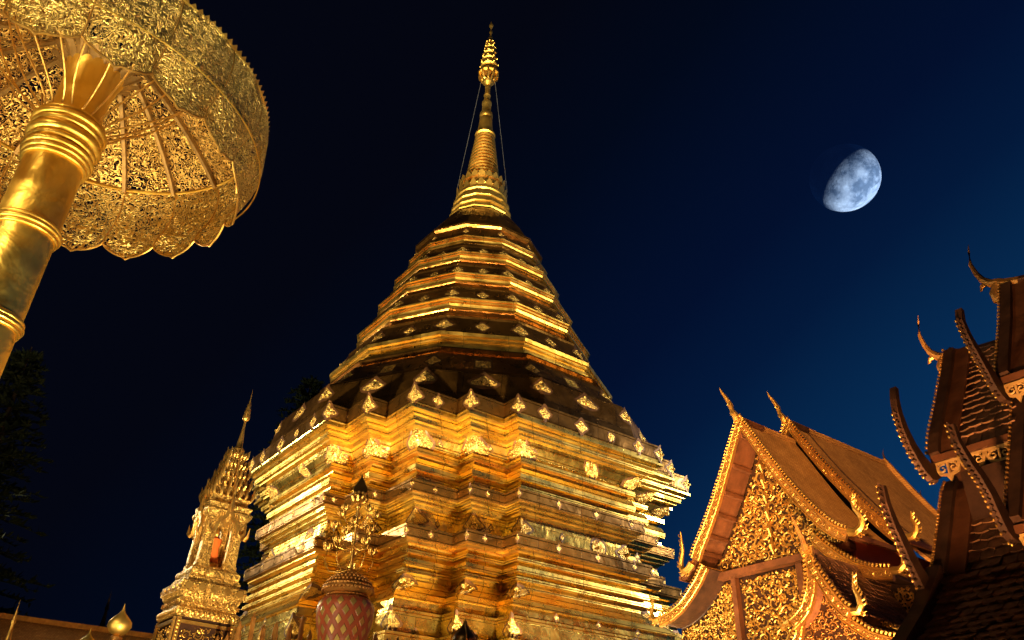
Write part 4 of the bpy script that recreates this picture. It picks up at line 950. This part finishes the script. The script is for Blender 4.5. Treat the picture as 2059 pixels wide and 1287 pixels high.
# ================================================================ dark tiered pavilion at the right
def build_pavilion():
    o = uv(-3.404, -8.158); root = thing('tiled_pavilion', 'dark pavilion with stepped scale tiled roofs and curling naga boards at the right edge', 'temple hall', (o.x, o.y, 0), PHI)
    B1 = [(0, 5.86), (-.18, 5.57), (-.475, 5.14), (-.66, 4.88), (-.814, 4.66), (-.90, 4.48)]
    A1 = [(0, 6.32), (-.319, 5.76), (-.50, 5.48), (-.693, 5.18), (-.78, 5.04)]
    B2 = [(-.70, 4.25), (-.80, 4.15), (-1.0, 3.83), (-1.20, 3.52), (-1.33, 3.33)]
    A2 = [(-.58, 4.86), (-.75, 4.60), (-.95, 4.30), (-1.2, 3.93), (-1.43, 3.60)]
    xa = .707
    for nm, prof, xs, xe in (('upper_roof', A1, xa, 3.2), ('lower_roof', B1, 0, xa + .1), ('upper_roof', A2, xa, 3.2), ('lower_roof', B2, 0, xa + .1)):
        tiles(root, prof, xs + .10, xe, nm, .118, .098, 'tile', 'x')
        mb = MB(); mb.ribbon([(xs + .05, y, z + .03) for y, z in interp(prof, 14)], .17, (1, 0, 0), .10); nf = len(mb.f); Q = interp(prof, 26)
        for y, z in Q: mb.blob((xs - .01, y - .07, z + .085), (.016, .018, .018), 6, 3)
        two(mb.build('verge_board', 'darkwood', root), nf, 'giltdark')
        # flat inner trim beside the verge
        mb = MB(); mb.ribbon([(xs + .17, y - .02, z + .045) for y, z in interp(prof, 10)], .03, (1, 0, 0), .15); mb.build('verge_trim', 'wood', root)
        mb = MB(); back = [(-y - .0, z) for y, z in prof]
        mb.ribbon([((xs + xe) / 2, y, z) for y, z in interp(back, 8)], .04, (1, 0, 0), xe - xs); mb.build('rear_slope', 'tile', root)
    # gable infill at each left end
    for xs, prof in ((.3, B1), (xa + .3, A1)):
        MB().add([(xs, y, z - .05) for y, z in prof] + [(xs, -y, z - .05) for y, z in reversed(prof)][:-1], [tuple(range(2 * len(prof) - 1))]).build('gable_infill', 'darkwood', root)
    for x0, x1, y, z0, z1 in ((-.04, .72, -.70, 3.9, 4.52), (.75, 3.2, -.56, 4.5, 5.08), (.04, .72, -1.15, 2.2, 3.42), (.75, 3.2, -1.25, 2.2, 3.66)):
        MB().box((x0 + .08, y, z0), (x1, y + .06, z1)).build('wall_band', 'wood', root)
    def lace(x0, x1, y, z, drop=.15):
        mb = MB(); mb.box((x0, y - .012, z - .025), (x1, y + .012, z)); n = max(2, int((x1 - x0) / .17)); w_ = (x1 - x0) / n
        for i in range(n):
            c = x0 + (i + .5) * w_
            spiral(mb, (c - w_ * .22, y, z - .07), (1, 0, 0), (0, 0, 1), (0, -1, 0), .045, .012, 1.2, 1, 1, 9, False); spiral(mb, (c + w_ * .22, y, z - .07), (1, 0, 0), (0, 0, 1), (0, -1, 0), .045, .012, 1.2, 2, -1, 9, False)
            mb.ribbon([(c - w_ * .5, y, z - .02), (c - w_ * .35, y, z - drop * .75), (c - w_ * .1, y, z - drop * .85), (c, y, z - drop * 1.2), (c + w_ * .1, y, z - drop * .85), (c + w_ * .35, y, z - drop * .75), (c + w_ * .5, y, z - .02)], .026, (0, 1, 0), .02)
            mb.ribbon([(c, y, z - .02), (c, y, z - drop * 1.1)], .02, (0, 1, 0), .018)
        mb.build('lace_board', 'lace', root)
    lace(.02, .69, -.93, 4.46); lace(xa + .03, 3.2, -.83, 5.00); lace(.10, .69, -1.34, 3.28, .16); lace(xa + .05, 3.2, -1.45, 3.55)
    for x0, x1, y, z in ((.0, .70, -.915, 4.50), (xa, 3.2, -.81, 5.05), (0, .70, -1.35, 3.33), (xa, 3.2, -1.44, 3.59)):
        MB().box((x0, y - .03, z - .03), (x1, y + .04, z + .03)).build('eave_beam', 'wood', root)
    MB().box((.1, -.66, 4.16), (.69, -.60, 4.30)).build('ledge', 'lace', root)
    def naga(x, pts, wid, name='naga_board'):
        P = interp(pts, 22); n = len(P); W = []
        for i in range(n):
            f = i / (n - 1)
            for (a, wa), (b, wb) in zip(wid, wid[1:]):
                if a <= f <= b: W.append(wa + (wb - wa) * (f - a) / (b - a)); break
        mb = MB(); mb.ribbon([(x, y, z) for y, z in P], W, (1, 0, 0), .06)
        for i in range(0, n - 1):                 # toothed outer edge
            t = (Vector(P[i + 1]) - Vector(P[i])).normalized(); s_ = Vector((t.y, -t.x)); 
            if s_.y > 0: s_ = -s_
            q = Vector(P[i]) + s_ * W[i] * .5; k_ = .028
            mb.tube([(x, q.x, q.y), (x, q.x + s_.x * k_ * .6 - t.x * .004, q.y + s_.y * k_ * .6), (x, q.x + s_.x * k_ - t.x * .02, q.y + s_.y * k_ - t.y * .02)], [.018, .013, .003], 4)
        nf = len(mb.f)
        for i in range(0, n - 1, 1):
            t = (Vector(P[i + 1]) - Vector(P[i])).normalized(); s_ = Vector((t.y, -t.x))
            if s_.y > 0: s_ = -s_
            q = Vector(P[i]) + s_ * (W[i] * .5 + .016); mb.blob((x - .022, q.x, q.y), (.012, .012, .014), 5, 3)
        two(mb.build(name, 'darkwood', root), nf, 'gilt')
    wd = [(0, .045), (.25, .075), (.6, .12), (.85, .17), (1, .12)]
    naga(.0, [(-1.30, 5.10), (-1.335, 4.98), (-1.345, 4.84), (-1.31, 4.68), (-1.24, 4.54), (-1.13, 4.42), (-1.02, 4.36), (-.90, 4.40)], wd)
    naga(.0, [(-1.88, 4.03), (-1.875, 3.88), (-1.82, 3.72), (-1.75, 3.60), (-1.66, 3.44), (-1.56, 3.30), (-1.44, 3.22), (-1.33, 3.27)], wd)
    naga(xa, [(-1.215, 5.637), (-1.26, 5.50), (-1.22, 5.36), (-1.12, 5.22), (-1.02, 5.09), (-.94, 4.98), (-.84, 4.92), (-.74, 4.98)], wd)
    naga(xa, [(-1.985, 4.30), (-1.96, 4.16), (-1.85, 4.04), (-1.74, 3.96), (-1.64, 3.84), (-1.57, 3.70), (-1.50, 3.58), (-1.40, 3.56)], wd)
    def big_chofa(x, z, s=1.0):
        mb = MB(); pts = [(x + .16, 0, z - .06), (x + .02, 0, z - .02), (x - .03, 0, z + .02), (x - .10, 0, z + .05), (x - .17, 0, z + .13), (x - .21, 0, z + .23), (x - .235, 0, z + .36), (x - .215, 0, z + .50), (x - .195, 0, z + .60)]
        mb.tube(pts, [.06, .062, .055, .045, .034, .027, .020, .012, .002], 8)
        mb.tube([(x - .03, 0, z + .02), (x - .09, 0, z - .08), (x - .085, 0, z - .16), (x - .05, 0, z - .21)], [.055, .06, .052, .012], 8)
        mb.tube([(x - .12, 0, z + .07), (x - .19, 0, z + .06), (x - .215, 0, z + .01)], [.032, .026, .010], 7)
        mb.build('chofa', 'giltdark', root, True)
    big_chofa(0, 5.88); big_chofa(xa, 6.44, .9)
    for x0, x1, z in ((.02, .75, 5.85), (xa + .02, 3.2, 6.33)):
        P = [(x0 + (x1 - x0) * i / 12, z + .09 * math.exp(-i / 1.6) - .012 * i * (.75 if x1 > 1 else 1) * .3) for i in range(13)]
        mb = MB(); mb.tube([(x, 0, zz_) for x, zz_ in P], .05, 6); mb.ribbon([(x, 0, zz_ - .05) for x, zz_ in P], .10, (0, 1, 0), .09); mb.build('ridge', 'darkwood', root, True)
    MB().box((.25, -1.0, 0), (3.2, 1.0, 4.3)).build('core_wall', 'darkwood', root)
    # lower entrance roof in front, rising to the right
    E1 = [(-1.35, 3.38), (-1.75, 2.98), (-2.15, 2.68), (-2.6, 2.42)]
    tiles(root, E1, .06, 3.2, 'entrance_roof', .105, .09, 'tile', 'x')
    mb = MB(); mb.ribbon([(.03, y, z + .04) for y, z in interp(E1, 10)], .14, (1, 0, 0), .12); mb.build('verge_board', 'darkwood', root)
    MB().box((.1, -1.32, 0), (3.2, -1.26, 3.3)).build('wall_band', 'wood', root)
build_pavilion()
# ================================================================ trees
def conifer(name, label, x, y, h, rad, seed, z0=2.0):
    rnd = random.Random(seed); r = thing(name, label, 'tree', (x, y, 0), 0, None)
    MB().tube([(0, 0, 0), (.05, 0, h * .5), (0, 0, h)], [.30, .18, .02], 8).build('trunk', 'bark', r, True)
    mb = MB(); z = z0
    while z < h - .1:
        f = (z - z0) / (h - z0); R_ = rad * (1 - f) ** .62 * rnd.uniform(.8, 1.1) + .12
        n = 9
        for k in range(n):
            a = 2 * math.pi * (k + rnd.random() * .7) / n; L = R_ * rnd.uniform(.65, 1.15); d = Vector((math.cos(a), math.sin(a), 0)); up = rnd.uniform(-.05, .28)
            P = [Vector((0, 0, z)) + d * L * t + Vector((0, 0, L * (up * t - .18 * t * t))) for t in (0, .35, .7, 1)]
            mb.tube(P, [.03, .022, .014, .006], 3)
            for q in range(int(10 + L * 13)):
                t = rnd.uniform(.15, 1.05); p = Vector((0, 0, z)) + d * L * t + Vector((0, 0, L * (up * t - .18 * t * t))); s_ = rnd.uniform(.10, .22) * (1.2 - .5 * t)
                e = Vector((rnd.uniform(-1, 1), rnd.uniform(-1, 1), rnd.uniform(-.2, .9))).normalized(); e = (e + d * .9).normalized(); w_ = e.cross(Vector((rnd.uniform(-1, 1), rnd.uniform(-1, 1), rnd.uniform(-1, 1)))).normalized() * s_ * .22
                mb.add([p - w_, p + e * s_ * .6 - w_ * 1.2, p + e * s_ * 1.5, p + e * s_ * .6 + w_ * 1.2, p + w_], [(0, 1, 2, 3, 4)])
        z += rnd.uniform(.26, .42)
    mb.build('crown', 'needle', r)
conifer('conifer_tree', 'tall dark conifer with layered branches at the left edge behind the parasol pole', -13.4, 20.6, 12.7, 2.6, 1)
conifer('conifer_tree', 'shorter dark conifer leaning out of frame at the lower left edge', -14.7, 19.4, 9.2, 2.3, 2)
conifer('conifer_tree', 'faint conifer whose tip shows behind the left slope of the stupa', -6.9, 26.0, 14.8, 2.2, 3, 5.0)
# ================================================================ moon
def build_moon():
    D = 900.0; d = (Vector((.366, .698, .615)).normalized() - RT * .0062 + UP * .001); c = Vector((0, 0, CZ)) + d * D; rad = 57.5 / 1680 * D / (F.dot(d)) * .985
    mt, n, b = new_mat('lunar_surface'); v = coords(n, (1 / rad,) * 3)
    mare = ramp(n, noise(n, v, 1.35, 5, .6, .15), ((.40, (.16, .22, .32)), (.50, (.42, .50, .64)), (.62, (.66, .76, .92))))
    vo = nd(n, 'ShaderNodeTexVoronoi'); vo.inputs['Scale'].default_value = 6; n.links.new(v, vo.inputs['Vector'])
    mx = nd(n, 'ShaderNodeMixRGB', blend_type='MULTIPLY'); mx.inputs[0].default_value = 1; n.links.new(mare, mx.inputs[1])
    n.links.new(ramp(n, vo.outputs['Distance'], ((.05, (1.15, 1.15, 1.15)), (.5, (.85, .85, .85)))), mx.inputs[2])
    n.nodes.remove(b); df = nd(n, 'ShaderNodeBsdfDiffuse'); n.links.new(mx.outputs[0], df.inputs[0])
    n.links.new(bump(n, noise(n, v, 14, 5, .7), 1.0, rad * .015), df.inputs['Normal'])
    tr = nd(n, 'ShaderNodeBsdfTransparent'); ad = nd(n, 'ShaderNodeAddShader'); n.links.new(df.outputs[0], ad.inputs[0]); n.links.new(tr.outputs[0], ad.inputs[1])
    ge = nd(n, 'ShaderNodeNewGeometry'); ms = nd(n, 'ShaderNodeMixShader'); n.links.new(ge.outputs['Backfacing'], ms.inputs[0]); n.links.new(ad.outputs[0], ms.inputs[1]); n.links.new(tr.outputs[0], ms.inputs[2])
    n.links.new(ms.outputs[0], n.nodes['Material Output'].inputs[0])
    mb = MB(); mb.blob((0, 0, 0), rad, 64, 32); o = mb.build('moon', mt, None, True)
    for p in o.data.polygons: p.use_smooth = True
    o.location = c; tag(o, 'pale blue gibbous moon lit from the lower right in the night sky', 'moon')
    ld = (RT * .70 - UP * .71) * .80 - F * .60; L = 400.0
    l = bpy.data.lights.new('sunlight_on_moon', 'SPOT'); l.energy = 1.1e7; l.spot_size = R(12); l.spot_blend = .05; l.shadow_soft_size = 1; l.color = (.70, .85, 1)
    lo = bpy.data.objects.new('sunlight_on_moon', l); sc.collection.objects.link(lo); lo.location = c + ld.normalized() * L
    lo.rotation_euler = (-ld).to_track_quat('-Z', 'Y').to_euler()
build_moon()
